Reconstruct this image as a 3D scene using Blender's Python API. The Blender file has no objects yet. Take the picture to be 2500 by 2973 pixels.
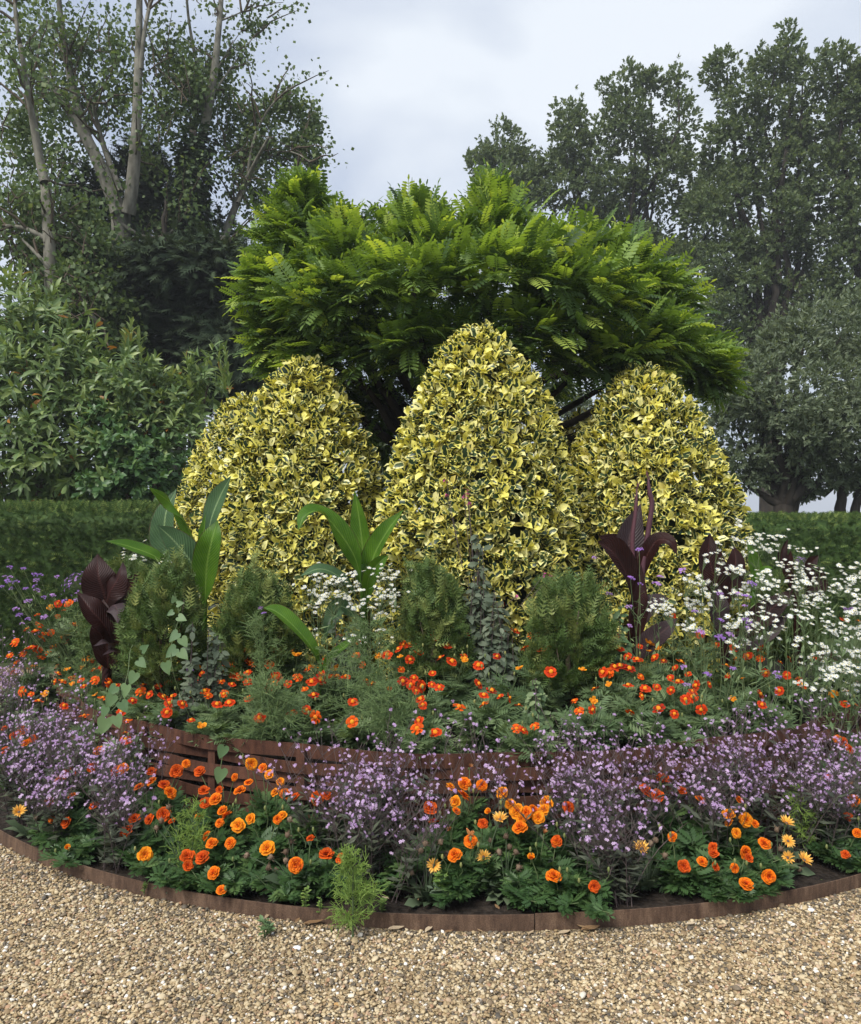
import bpy, math, random
import numpy as np
from mathutils import Matrix, Vector

# ------------------------------------------------------------------ camera, sky, sun, exposure
sc = bpy.context.scene
col = sc.collection
F_PX, EYE, HOR = 2311.0, 1.60, 1515.0
PITCH = math.atan((HOR - 1486.5) / F_PX)
cam_d = bpy.data.cameras.new('camera')
cam_d.sensor_fit = 'HORIZONTAL'
cam_d.sensor_width = 36.0
cam_d.lens = 36.0 * F_PX / 2500.0
cam_d.clip_start, cam_d.clip_end = 0.05, 3000.0
cam = bpy.data.objects.new('camera', cam_d)
col.objects.link(cam)
cam.location = (0, 0, EYE)
cam.rotation_euler = (math.pi / 2 + PITCH, 0, 0)
sc.camera = cam

SUN_EL, SUN_AZ = math.radians(49), math.radians(215)     # azimuth clockwise from +Y: high, behind the camera's left shoulder
world = bpy.data.worlds.new('World')
sc.world = world
world.use_nodes = True
wn, wl = world.node_tree.nodes, world.node_tree.links
wn.clear()
w_out = wn.new('ShaderNodeOutputWorld')
w_bg = wn.new('ShaderNodeBackground')
w_sky = wn.new('ShaderNodeTexSky')
w_sky.sky_type = 'NISHITA'
w_sky.sun_disc = False
w_sky.sun_elevation, w_sky.sun_rotation = SUN_EL, SUN_AZ
w_scale = wn.new('ShaderNodeVectorMath'); w_scale.operation = 'SCALE'; w_scale.inputs['Scale'].default_value = 0.05
wl.new(w_sky.outputs[0], w_scale.inputs[0])
w_tc = wn.new('ShaderNodeTexCoord')
w_map = wn.new('ShaderNodeMapping'); w_map.inputs['Scale'].default_value = (1.0, 1.0, 1.9)
w_map.inputs['Location'].default_value = (0.35, 0.1, 0.25)
wl.new(w_tc.outputs['Generated'], w_map.inputs[0])
w_n1 = wn.new('ShaderNodeTexNoise'); w_n1.inputs['Scale'].default_value = 2.6; w_n1.inputs['Detail'].default_value = 5; w_n1.inputs['Roughness'].default_value = 0.45; w_n1.inputs['Distortion'].default_value = 0.3
wl.new(w_map.outputs[0], w_n1.inputs['Vector'])
w_r = wn.new('ShaderNodeValToRGB')
w_r.color_ramp.elements[0].position, w_r.color_ramp.elements[1].position = 0.37, 0.64
w_r.color_ramp.elements[0].color = (0.185, 0.215, 0.275, 1)
w_r.color_ramp.elements[1].color = (0.345, 0.365, 0.39, 1)
wl.new(w_n1.outputs['Fac'], w_r.inputs[0])
w_mix = wn.new('ShaderNodeMix'); w_mix.data_type = 'RGBA'; w_mix.inputs['Factor'].default_value = 0.88
wl.new(w_scale.outputs[0], w_mix.inputs['A']); wl.new(w_r.outputs[0], w_mix.inputs['B'])
wl.new(w_mix.outputs['Result'], w_bg.inputs['Color'])
w_bg.inputs['Strength'].default_value = 1.0
wl.new(w_bg.outputs[0], w_out.inputs[0])

sun_d = bpy.data.lights.new('sun', 'SUN')
sun_d.energy, sun_d.angle, sun_d.color = 1.5, math.radians(24), (1.0, 0.96, 0.90)
sun = bpy.data.objects.new('sun', sun_d)
col.objects.link(sun)
sun_dir = Vector((math.sin(SUN_AZ) * math.cos(SUN_EL), math.cos(SUN_AZ) * math.cos(SUN_EL), math.sin(SUN_EL)))
sun.rotation_euler = sun_dir.to_track_quat('Z', 'Y').to_euler()
sun.location = (0, 0, 30)

sc.view_settings.view_transform = 'Standard'
sc.view_settings.look = 'None'
sc.view_settings.exposure = 1.5
sc.view_settings.gamma = 1.0
sc.view_settings.use_curve_mapping = False
sc.render.engine = 'CYCLES'
sc.cycles.max_bounces = 6
sc.cycles.diffuse_bounces = 3
sc.cycles.glossy_bounces = 2
sc.cycles.transmission_bounces = 4
sc.cycles.transparent_max_bounces = 4

# ------------------------------------------------------------------ helpers
rng = np.random.default_rng(11)
U = rng.uniform
A3 = lambda *a: np.array(a, float)

def W(px, py, d):
    """point at distance d (world y) that the camera sees at photo pixel px, py"""
    cx, cz = (px - 1250.0) / F_PX, -(py - 1486.5) / F_PX
    y = math.cos(PITCH) - cz * math.sin(PITCH)
    z = math.sin(PITCH) + cz * math.cos(PITCH)
    return np.array([cx * d / y, d, EYE + z * d / y])

def norm(v):
    v = np.asarray(v, float)
    return v / np.maximum(np.linalg.norm(v, axis=-1, keepdims=True), 1e-9)

def basis(D, Z):
    """frames with Y along D and Z near the hint: columns X, Y, Z"""
    Y = norm(D)
    Z = np.broadcast_to(Z, Y.shape)
    Z = norm(Z - (Z * Y).sum(-1, keepdims=True) * Y + 1e-6)
    X = np.cross(Y, Z)
    return np.stack([X, Y, Z], -1)

def randdir(n):
    return norm(rng.normal(size=(n, 3)))

class Tpl:
    def __init__(self, v, faces, uv):
        self.v = np.array(v, float)
        self.q = np.array([f for f in faces if len(f) == 4], int).reshape(-1, 4)
        self.t = np.array([f for f in faces if len(f) == 3], int).reshape(-1, 3)
        self.uv = np.array(uv, float)

class Geo:
    """collects vertex arrays and makes ONE mesh"""
    def __init__(self):
        self.V, self.Q, self.T, self.UV, self.R, self.n = [], [], [], [], [], 0
        self.qm, self.tm = [], []
    def raw(self, v, q, t, uv, r, m=0):
        v = np.asarray(v, float).reshape(-1, 3)
        q = np.asarray(q, int).reshape(-1, 4); t = np.asarray(t, int).reshape(-1, 3)
        self.V.append(v); self.Q.append(q + self.n); self.T.append(t + self.n)
        self.qm.append(np.full(len(q), m)); self.tm.append(np.full(len(t), m))
        self.UV.append(np.zeros((len(v), 2)) if uv is None else np.asarray(uv, float).reshape(-1, 2))
        self.R.append(np.broadcast_to(np.asarray(r, float), (len(v),)).copy())
        self.n += len(v)
        return self
    def inst(self, T, P, B, S, rnd=None, m=0):
        P = np.asarray(P, float).reshape(-1, 3); N = len(P); k = len(T.v)
        if N == 0: return self
        S = np.asarray(S, float)
        if S.ndim == 0: S = np.full((N, 3), float(S))
        elif S.ndim == 1: S = np.repeat(S[:, None], 3, 1)
        v = P[:, None, :] + np.einsum('nij,nvj->nvi', B, T.v[None] * S[:, None, :])
        off = (np.arange(N) * k)[:, None, None]
        q = (T.q[None] + off).reshape(-1, 4); t = (T.t[None] + off).reshape(-1, 3)
        if rnd is None: rnd = U(0, 1, N)
        return self.raw(v.reshape(-1, 3), q, t, np.tile(T.uv, (N, 1)), np.repeat(rnd, k), m)
    def sticks(self, P0, P1, r0, r1, rnd=None, m=0, sides=3):
        P0 = np.asarray(P0, float).reshape(-1, 3); P1 = np.asarray(P1, float).reshape(-1, 3); N = len(P0)
        if N == 0: return self
        r0 = np.broadcast_to(np.asarray(r0, float), (N,)); r1 = np.broadcast_to(np.asarray(r1, float), (N,))
        d = norm(P1 - P0); h = np.where(np.abs(d[:, 2:3]) > 0.9, A3(1, 0, 0), A3(0, 0, 1))
        X = norm(np.cross(d, h)); Y = np.cross(d, X)
        a = np.arange(sides) * 2 * math.pi / sides
        ring = np.cos(a)[None, :, None] * X[:, None] + np.sin(a)[None, :, None] * Y[:, None]
        v = np.concatenate([P0[:, None] + ring * r0[:, None, None], P1[:, None] + ring * r1[:, None, None]], 1)
        i = np.arange(sides); j = (i + 1) % sides
        q = np.stack([i, j, j + sides, i + sides], 1)
        q = (q[None] + (np.arange(N) * 2 * sides)[:, None, None]).reshape(-1, 4)
        if rnd is None: rnd = U(0, 1, N)
        uv = np.tile(np.concatenate([np.stack([i / sides, 0 * i], 1), np.stack([i / sides, 0 * i + 1], 1)]), (N, 1))
        return self.raw(v.reshape(-1, 3), q, [], uv, np.repeat(np.broadcast_to(rnd, (N,)), 2 * sides), m)
    def tube(self, pts, rad, sides=8, rnd=0.5, m=0, cap=True, wob=0.0):
        pts = np.asarray(pts, float); n = len(pts); rad = np.broadcast_to(np.asarray(rad, float), (n,))
        tan = norm(np.gradient(pts, axis=0)); ref = A3(0, 1, 0.02) if abs(tan[0][1]) < 0.9 else A3(1, 0, 0)
        a = np.arange(sides) * 2 * math.pi / sides
        vs = []
        L = np.r_[0, np.cumsum(np.linalg.norm(np.diff(pts, axis=0), axis=1))]
        uv = []
        for k in range(n):
            X = norm(np.cross(tan[k], ref)); Y = np.cross(tan[k], X)
            rr = rad[k] * (1 + wob * U(-1, 1, sides))
            vs.append(pts[k] + rr[:, None] * (np.cos(a)[:, None] * X + np.sin(a)[:, None] * Y))
            uv.append(np.stack([a / 6.283, np.full(sides, L[k])], 1))
        v = np.concatenate(vs); q = []
        for k in range(n - 1):
            for i in range(sides):
                j = (i + 1) % sides
                q.append([k * sides + i, k * sides + j, (k + 1) * sides + j, (k + 1) * sides + i])
        t = []
        if cap:
            v = np.concatenate([v, [pts[-1] + tan[-1] * rad[-1] * 0.5]]); uv.append(np.array([[0, L[-1]]]))
            for i in range(sides): t.append([(n - 1) * sides + i, (n - 1) * sides + (i + 1) % sides, n * sides])
        return self.raw(v, q, t, np.concatenate(uv), rnd, m)
    def box(self, lo, hi, rnd=0.5, m=0):
        x0, y0, z0 = lo; x1, y1, z1 = hi
        v = [(x0, y0, z0), (x1, y0, z0), (x1, y1, z0), (x0, y1, z0), (x0, y0, z1), (x1, y0, z1), (x1, y1, z1), (x0, y1, z1)]
        q = [(0, 3, 2, 1), (4, 5, 6, 7), (0, 1, 5, 4), (1, 2, 6, 5), (2, 3, 7, 6), (3, 0, 4, 7)]
        return self.raw(v, q, [], None, rnd, m)
    def mesh(self, name, mats, smooth=True):
        me = bpy.data.meshes.new(name)
        V = np.concatenate(self.V); Q = np.concatenate(self.Q); T = np.concatenate(self.T)
        me.vertices.add(len(V)); me.vertices.foreach_set('co', V.astype('f').ravel())
        loops = np.concatenate([Q.ravel(), T.ravel()])
        me.loops.add(len(loops)); me.loops.foreach_set('vertex_index', loops.astype('i'))
        np_ = len(Q) + len(T)
        tot = np.concatenate([np.full(len(Q), 4), np.full(len(T), 3)])
        st = np.r_[0, np.cumsum(tot)[:-1]] if np_ else np.zeros(0)
        me.polygons.add(np_)
        me.polygons.foreach_set('loop_start', st.astype('i'))
        me.polygons.foreach_set('loop_total', tot.astype('i'))
        me.polygons.foreach_set('material_index', np.concatenate(self.qm + self.tm).astype('i'))
        me.polygons.foreach_set('use_smooth', np.full(np_, smooth))
        uvl = me.uv_layers.new(name='UVMap')
        UV = np.concatenate(self.UV)
        uvl.data.foreach_set('uv', UV[loops].astype('f').ravel())
        at = me.attributes.new('rnd', 'FLOAT', 'POINT')
        at.data.foreach_set('value', np.concatenate(self.R).astype('f'))
        for mt in (mats if isinstance(mats, (list, tuple)) else [mats]): me.materials.append(mt)
        me.update(calc_edges=True)
        return me
    def build(self, name, mats, parent=None, smooth=True):
        return obj(name, self.mesh(name, mats, smooth), parent)

def obj(name, me, parent=None):
    o = bpy.data.objects.new(name, me); col.objects.link(o)
    if parent is not None: o.parent = parent
    return o

def tag(o, label, cat, group=None):
    o['label'] = label; o['category'] = cat
    if group: o['group'] = group
    return o

def thing(name, label, cat, loc=(0, 0, 0), group=None):
    o = bpy.data.objects.new(name, None); col.objects.link(o)
    o.location = Vector(loc); o.empty_display_size = 0.1
    return tag(o, label, cat, group)

def stuff(o):
    o['kind'] = 'stuff'; return o

def struct(o):
    o['kind'] = 'structure'; return o

def mat4(P, B, s):
    s = np.broadcast_to(np.asarray(s, float), (3,))
    M = np.eye(4); M[:3, :3] = B * s[None, :]; M[:3, 3] = P
    return Matrix(M.tolist())

def place(name, me, parent, P, B, s):
    """one piece of its own, sharing mesh data; P in the parent's frame (parents only carry a location)"""
    me, centre = me if isinstance(me, tuple) else (me, None)
    o = bpy.data.objects.new(name, me); col.objects.link(o)
    o.parent = parent
    o.matrix_local = mat4(P, B, s)
    if centre: obj('flower_centre', centre, o)
    return o

# ------------------------------------------------------------------ materials
def new_mat(name):
    m = bpy.data.materials.new(name); m.use_nodes = True
    nt = m.node_tree; nt.nodes.clear()
    out = nt.nodes.new('ShaderNodeOutputMaterial')
    return m, nt, nt.nodes, nt.links, out

def ramp(nt, stops, interp='LINEAR'):
    r = nt.nodes.new('ShaderNodeValToRGB'); cr = r.color_ramp; cr.interpolation = interp
    cr.elements[0].position, cr.elements[0].color = stops[0][0], (*stops[0][1], 1)
    cr.elements[1].position, cr.elements[1].color = stops[-1][0], (*stops[-1][1], 1)
    for p, c in stops[1:-1]:
        e = cr.elements.new(p); e.color = (*c, 1)
    return r

def attr(nt, name, typ='GEOMETRY'):
    a = nt.nodes.new('ShaderNodeAttribute'); a.attribute_name = name; a.attribute_type = typ
    return a

def leaf_finish(nt, color_out, out, rough, trans, spec=0.35, tcol=(1.5, 1.45, 0.7), bump=None):
    N, L = nt.nodes, nt.links
    p = N.new('ShaderNodeBsdfPrincipled')
    p.inputs['Roughness'].default_value = rough
    p.inputs['Specular IOR Level'].default_value = spec
    L.new(color_out, p.inputs['Base Color'])
    if bump is not None: L.new(bump, p.inputs['Normal'])
    if trans <= 0:
        L.new(p.outputs[0], out.inputs[0]); return
    t = N.new('ShaderNodeBsdfTranslucent')
    mu = N.new('ShaderNodeMix'); mu.data_type = 'RGBA'; mu.blend_type = 'MULTIPLY'; mu.inputs['Factor'].default_value = 1
    L.new(color_out, mu.inputs['A']); mu.inputs['B'].default_value = (*tcol, 1)
    L.new(mu.outputs['Result'], t.inputs['Color'])
    mx = N.new('ShaderNodeMixShader'); mx.inputs[0].default_value = trans
    L.new(p.outputs[0], mx.inputs[1]); L.new(t.outputs[0], mx.inputs[2]); L.new(mx.outputs[0], out.inputs[0])

def leaf_mat(name, stops, rough=0.5, trans=0.25, spec=0.35, tcol=(1.5, 1.45, 0.7)):
    m, nt, N, L, out = new_mat(name)
    a = attr(nt, 'rnd'); r = ramp(nt, stops)
    L.new(a.outputs['Fac'], r.inputs[0])
    leaf_finish(nt, r.outputs[0], out, rough, trans, spec, tcol)
    return m

def bark_mat(name, c0, c1, scale=9.0, rough=0.9):
    m, nt, N, L, out = new_mat(name)
    tc = N.new('ShaderNodeTexCoord')
    mp = N.new('ShaderNodeMapping'); mp.inputs['Scale'].default_value = (1, 1, 0.35)
    L.new(tc.outputs['Object'], mp.inputs[0])
    n = N.new('ShaderNodeTexNoise'); n.inputs['Scale'].default_value = scale; n.inputs['Detail'].default_value = 6
    L.new(mp.outputs[0], n.inputs['Vector'])
    r = ramp(nt, [(0.3, c0), (0.68, c1)]); L.new(n.outputs['Fac'], r.inputs[0])
    b = N.new('ShaderNodeBump'); b.inputs['Strength'].default_value = 0.6; b.inputs['Distance'].default_value = 0.02
    L.new(n.outputs['Fac'], b.inputs['Height'])
    leaf_finish(nt, r.outputs[0], out, rough, 0, 0.2, bump=b.outputs[0])
    return m

def holly_mat():
    m, nt, N, L, out = new_mat('variegated_holly')
    uv = N.new('ShaderNodeUVMap'); uv.uv_map = 'UVMap'
    sep = N.new('ShaderNodeSeparateXYZ'); L.new(uv.outputs[0], sep.inputs[0])
    def math_(op, a, b=None, c=None):
        n = N.new('ShaderNodeMath'); n.operation = op
        for i, x in enumerate((a, b, c)):
            if x is None: continue
            if isinstance(x, (int, float)): n.inputs[i].default_value = x
            else: L.new(x, n.inputs[i])
        return n.outputs[0]
    au = math_('ABSOLUTE', sep.outputs['X'])
    av = math_('ABSOLUTE', math_('MULTIPLY_ADD', sep.outputs['Y'], 2.0, -1.0))
    av = math_('MULTIPLY', math_('POWER', av, 1.6), 0.95)
    edge = math_('MAXIMUM', au, av)
    rn = attr(nt, 'rnd')
    tc = N.new('ShaderNodeTexCoord')
    ns = N.new('ShaderNodeTexNoise'); ns.inputs['Scale'].default_value = 55.0; ns.inputs['Detail'].default_value = 2
    L.new(tc.outputs['Object'], ns.inputs['Vector'])
    e2 = math_('ADD', edge, math_('MULTIPLY', math_('SUBTRACT', ns.outputs['Fac'], 0.5), 0.9))
    # rnd decides how wide the yellow margin is; past 0.6 the whole leaf is yellow
    th = ramp(nt, [(0.0, (0.75,) * 3), (0.50, (0.58,) * 3), (0.65, (0.32,) * 3), (0.735, (0.0,) * 3)])
    L.new(rn.outputs['Fac'], th.inputs[0])
    mask = N.new('ShaderNodeMapRange'); mask.inputs['From Min'].default_value = -0.03; mask.inputs['From Max'].default_value = 0.05
    L.new(math_('SUBTRACT', e2, th.outputs[0]), mask.inputs[0])
    frac = math_('FRACT', math_('MULTIPLY', rn.outputs['Fac'], 17.3))
    gr = ramp(nt, [(0.0, (0.012, 0.030, 0.015)), (0.6, (0.026, 0.056, 0.024)), (1.0, (0.065, 0.105, 0.036))]); L.new(frac, gr.inputs[0])
    yl = ramp(nt, [(0.0, (0.78, 0.71, 0.15)), (0.5, (0.86, 0.80, 0.20)), (0.9, (0.90, 0.86, 0.42)), (1.0, (0.84, 0.70, 0.17))]); L.new(frac, yl.inputs[0])
    mx = N.new('ShaderNodeMix'); mx.data_type = 'RGBA'
    L.new(mask.outputs[0], mx.inputs['Factor']); L.new(gr.outputs[0], mx.inputs['A']); L.new(yl.outputs[0], mx.inputs['B'])
    leaf_finish(nt, mx.outputs['Result'], out, 0.38, 0.24, 0.4, (1.05, 1.03, 0.5))
    return m

def canna_mat(name, c0, c1, rib, trans, rough=0.38, edge=None):
    m, nt, N, L, out = new_mat(name)
    uv = N.new('ShaderNodeUVMap'); uv.uv_map = 'UVMap'
    sep = N.new('ShaderNodeSeparateXYZ'); L.new(uv.outputs[0], sep.inputs[0])
    def math_(op, a, b=None, c=None):
        n = N.new('ShaderNodeMath'); n.operation = op
        for i, x in enumerate((a, b, c)):
            if x is None: continue
            if isinstance(x, (int, float)): n.inputs[i].default_value = x
            else: L.new(x, n.inputs[i])
        return n.outputs[0]
    au = math_('ABSOLUTE', sep.outputs['X'])
    ph = math_('SUBTRACT', math_('MULTIPLY', sep.outputs['Y'], 150.0), math_('MULTIPLY', au, 34.0))
    vein = math_('SINE', ph)
    tc = N.new('ShaderNodeTexCoord')
    ns = N.new('ShaderNodeTexNoise'); ns.inputs['Scale'].default_value = 9.0; ns.inputs['Detail'].default_value = 4
    L.new(tc.outputs['Object'], ns.inputs['Vector'])
    fac = math_('ADD', math_('MULTIPLY', vein, 0.12), ns.outputs['Fac'])
    r = ramp(nt, [(0.3, c0), (0.75, c1)]); L.new(fac, r.inputs[0])
    mr = N.new('ShaderNodeMapRange'); mr.inputs['From Min'].default_value = 0.10; mr.inputs['From Max'].default_value = 0.03
    L.new(au, mr.inputs[0])
    mx = N.new('ShaderNodeMix'); mx.data_type = 'RGBA'
    L.new(mr.outputs[0], mx.inputs['Factor']); L.new(r.outputs[0], mx.inputs['A']); mx.inputs['B'].default_value = (*rib, 1)
    res = mx.outputs['Result']
    if edge:
        er = N.new('ShaderNodeMapRange'); er.inputs['From Min'].default_value = 0.93; er.inputs['From Max'].default_value = 1.0
        L.new(math_('ADD', au, math_('MULTIPLY', math_('SUBTRACT', ns.outputs['Fac'], 0.5), 0.12)), er.inputs[0])
        m2 = N.new('ShaderNodeMix'); m2.data_type = 'RGBA'
        L.new(er.outputs[0], m2.inputs['Factor']); L.new(res, m2.inputs['A']); m2.inputs['B'].default_value = (*edge, 1)
        res = m2.outputs['Result']
    b = N.new('ShaderNodeBump'); b.inputs['Strength'].default_value = 0.35; b.inputs['Distance'].default_value = 0.004
    L.new(vein, b.inputs['Height'])
    leaf_finish(nt, res, out, rough, trans, 0.2, (1.7, 1.5, 0.5), bump=b.outputs[0])
    return m

def ground_mat(name, stops, scale, bump=0.5, rough=0.95, vor=False):
    m, nt, N, L, out = new_mat(name)
    tc = N.new('ShaderNodeTexCoord')
    n = N.new('ShaderNodeTexNoise'); n.inputs['Scale'].default_value = scale; n.inputs['Detail'].default_value = 8
    L.new(tc.outputs['Object'], n.inputs['Vector'])
    f = n.outputs['Fac']; h = f
    if vor:
        v = N.new('ShaderNodeTexVoronoi'); v.inputs['Scale'].default_value = vor
        L.new(tc.outputs['Object'], v.inputs['Vector'])
        s = N.new('ShaderNodeSeparateColor'); L.new(v.outputs['Color'], s.inputs[0])
        f = s.outputs[0]; h = v.outputs['Distance']
    r = ramp(nt, stops); L.new(f, r.inputs[0])
    b = N.new('ShaderNodeBump'); b.inputs['Strength'].default_value = bump; b.inputs['Distance'].default_value = 0.02
    b.invert = bool(vor)
    L.new(h, b.inputs['Height'])
    leaf_finish(nt, r.outputs[0], out, rough, 0, 0.2, bump=b.outputs[0])
    return m

def rust_mat(name, c0, c1, c2):
    m, nt, N, L, out = new_mat(name)
    tc = N.new('ShaderNodeTexCoord')
    mp = N.new('ShaderNodeMapping'); mp.inputs['Scale'].default_value = (1, 1, 0.22)
    L.new(tc.outputs['Object'], mp.inputs[0])
    n1 = N.new('ShaderNodeTexNoise'); n1.inputs['Scale'].default_value = 26; n1.inputs['Detail'].default_value = 7; n1.inputs['Roughness'].default_value = 0.65
    L.new(mp.outputs[0], n1.inputs['Vector'])
    n2 = N.new('ShaderNodeTexNoise'); n2.inputs['Scale'].default_value = 240; n2.inputs['Detail'].default_value = 3
    L.new(tc.outputs['Object'], n2.inputs['Vector'])
    ad = N.new('ShaderNodeMath'); ad.operation = 'MULTIPLY_ADD'; L.new(n2.outputs['Fac'], ad.inputs[0]); ad.inputs[1].default_value = 0.5; L.new(n1.outputs['Fac'], ad.inputs[2])
    r = ramp(nt, [(0.55, c0), (0.75, c1), (1.0, c2)]); L.new(ad.outputs[0], r.inputs[0])
    b = N.new('ShaderNodeBump'); b.inputs['Strength'].default_value = 0.4; b.inputs['Distance'].default_value = 0.003
    L.new(n2.outputs['Fac'], b.inputs['Height'])
    leaf_finish(nt, r.outputs[0], out, 0.8, 0, 0.25, bump=b.outputs[0])
    return m

M = {}
M['holly'] = holly_mat()
M['robinia'] = leaf_mat('robinia_leaf', [(0, (0.042, 0.076, 0.030)), (0.45, (0.092, 0.160, 0.046)), (0.75, (0.22, 0.33, 0.066)), (1, (0.42, 0.52, 0.11))], 0.5, 0.42, 0.3, (1.6, 1.5, 0.5))
M['oak'] = leaf_mat('holm_oak_leaf', [(0, (0.058, 0.088, 0.040)), (0.6, (0.120, 0.165, 0.074)), (1, (0.24, 0.28, 0.145))], 0.5, 0.30, 0.3)
M['oak_grey'] = leaf_mat('grey_oak_leaf', [(0, (0.080, 0.108, 0.065)), (0.6, (0.155, 0.195, 0.118)), (1, (0.27, 0.31, 0.20))], 0.5, 0.25, 0.3)
M['poplar'] = leaf_mat('poplar_leaf', [(0, (0.056, 0.095, 0.036)), (0.6, (0.115, 0.170, 0.060)), (1, (0.25, 0.30, 0.14))], 0.5, 0.32, 0.3)
M['conifer'] = leaf_mat('conifer_spray', [(0, (0.034, 0.055, 0.030)), (0.7, (0.070, 0.100, 0.052)), (1, (0.12, 0.155, 0.076))], 0.7, 0.15, 0.15)
M['ivy'] = leaf_mat('ivy_leaf', [(0, (0.020, 0.040, 0.016)), (1, (0.065, 0.105, 0.036))], 0.5, 0.1, 0.3)
M['laurel'] = leaf_mat('laurel_leaf', [(0, (0.075, 0.130, 0.050)), (0.55, (0.150, 0.225, 0.080)), (0.95, (0.29, 0.36, 0.12)), (1.0, (0.42, 0.18, 0.04))], 0.42, 0.22, 0.4)
M['laurel_b'] = leaf_mat('glossy_green_leaf', [(0, (0.045, 0.100, 0.036)), (0.6, (0.080, 0.160, 0.055)), (1, (0.15, 0.24, 0.075))], 0.42, 0.22, 0.4)
M['yew'] = leaf_mat('yew_needles', [(0, (0.055, 0.095, 0.026)), (0.55, (0.095, 0.155, 0.044)), (1, (0.27, 0.29, 0.085))], 0.55, 0.12, 0.25)
M['hedge'] = leaf_mat('clipped_yew', [(0, (0.030, 0.062, 0.014)), (0.6, (0.066, 0.118, 0.030)), (1, (0.20, 0.26, 0.070))], 0.65, 0.06, 0.15)
M['marigold_leaf'] = leaf_mat('marigold_leaf', [(0, (0.070, 0.120, 0.050)), (0.6, (0.135, 0.20, 0.085)), (1, (0.23, 0.30, 0.14))], 0.55, 0.25, 0.35)
M['marigold_leaf_b'] = leaf_mat('bedding_marigold_leaf', [(0, (0.030, 0.070, 0.022)), (0.6, (0.056, 0.115, 0.034)), (1, (0.12, 0.19, 0.06))], 0.5, 0.24, 0.35)
M['stem'] = leaf_mat('green_stem', [(0, (0.07, 0.11, 0.04)), (1, (0.13, 0.17, 0.07))], 0.6, 0.0)
M['bud'] = leaf_mat('flower_bud', [(0, (0.12, 0.16, 0.05)), (1, (0.22, 0.22, 0.07))], 0.6, 0.0)
M['dark_stem'] = leaf_mat('purple_stem', [(0, (0.065, 0.048, 0.048)), (1, (0.13, 0.10, 0.095))], 0.6, 0.0)
M['dark_leaf'] = leaf_mat('purplish_leaf', [(0, (0.040, 0.048, 0.034)), (0.6, (0.075, 0.088, 0.056)), (1, (0.12, 0.14, 0.080))], 0.55, 0.1)
M['lilac'] = leaf_mat('lilac_petal', [(0, (0.46, 0.28, 0.54)), (0.5, (0.60, 0.41, 0.67)), (1, (0.72, 0.54, 0.76))], 0.6, 0.25, 0.2, (1.1, 1.0, 1.1))
M['purple'] = leaf_mat('verbena_purple', [(0, (0.24, 0.11, 0.44)), (0.6, (0.40, 0.21, 0.60)), (1, (0.52, 0.30, 0.60))], 0.6, 0.2, 0.2, (1.1, 1.0, 1.1))
M['white'] = leaf_mat('white_petal', [(0, (0.74, 0.76, 0.70)), (1, (0.85, 0.86, 0.82))], 0.6, 0.25, 0.2, (1, 1, 1))
M['yellow'] = leaf_mat('yellow_disc', [(0, (0.55, 0.42, 0.05)), (1, (0.66, 0.55, 0.10))], 0.7, 0.0, 0.2)
def petal_mat(name, inner, mid, outer):
    """colour along the petal: v = 0 at its base, 1 at its rim"""
    m, nt, N, L, out = new_mat(name)
    uv = N.new('ShaderNodeUVMap'); uv.uv_map = 'UVMap'
    sep = N.new('ShaderNodeSeparateXYZ'); L.new(uv.outputs[0], sep.inputs[0])
    r = ramp(nt, [(0.0, inner), (0.55, mid), (0.93, outer)]); L.new(sep.outputs['Y'], r.inputs[0])
    a = attr(nt, 'rnd')
    hv = N.new('ShaderNodeHueSaturation'); L.new(r.outputs[0], hv.inputs['Color'])
    mr = N.new('ShaderNodeMapRange'); mr.inputs['To Min'].default_value = 0.7; mr.inputs['To Max'].default_value = 1.2
    L.new(a.outputs['Fac'], mr.inputs[0]); L.new(mr.outputs[0], hv.inputs['Value'])
    leaf_finish(nt, hv.outputs[0], out, 0.7, 0.18, 0.12, (1.2, 0.9, 0.6))
    return m
M['m_orange'] = petal_mat('orange_marigold_petal', (0.30, 0.018, 0.003), (0.56, 0.050, 0.004), (0.78, 0.20, 0.008))
M['m_gold'] = petal_mat('golden_marigold_petal', (0.42, 0.040, 0.003), (0.68, 0.115, 0.005), (0.82, 0.30, 0.012))
M['m_red'] = petal_mat('red_marigold_petal', (0.24, 0.014, 0.003), (0.44, 0.032, 0.004), (0.62, 0.10, 0.008))
M['s_red'] = petal_mat('scarlet_single_petal', (0.34, 0.016, 0.003), (0.52, 0.030, 0.005), (0.62, 0.060, 0.008))
M['s_orange'] = petal_mat('orange_single_petal', (0.50, 0.032, 0.003), (0.66, 0.070, 0.005), (0.74, 0.115, 0.008))
M['s_dark'] = petal_mat('crimson_single_petal', (0.20, 0.008, 0.005), (0.32, 0.014, 0.006), (0.42, 0.03, 0.008))
M['s_gold'] = petal_mat('golden_single_petal', (0.58, 0.13, 0.004), (0.70, 0.23, 0.010), (0.74, 0.32, 0.02))
M['s_disc'] = leaf_mat('marigold_disc', [(0, (0.66, 0.17, 0.008)), (1, (0.74, 0.30, 0.015))], 0.75, 0.0, 0.2)
M['gazania'] = petal_mat('gazania_petal', (0.62, 0.24, 0.02), (0.88, 0.46, 0.08), (0.90, 0.56, 0.16))
M['gaz_leaf'] = leaf_mat('grey_green_leaf', [(0, (0.045, 0.072, 0.036)), (1, (0.12, 0.16, 0.088))], 0.7, 0.1, 0.2)
M['brown_head'] = leaf_mat('spent_flower_head', [(0, (0.09, 0.06, 0.04)), (1, (0.22, 0.16, 0.11))], 0.9, 0.0, 0.1)
M['feather'] = leaf_mat('feathery_green', [(0, (0.17, 0.29, 0.06)), (1, (0.33, 0.46, 0.11))], 0.55, 0.3, 0.3)
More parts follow.
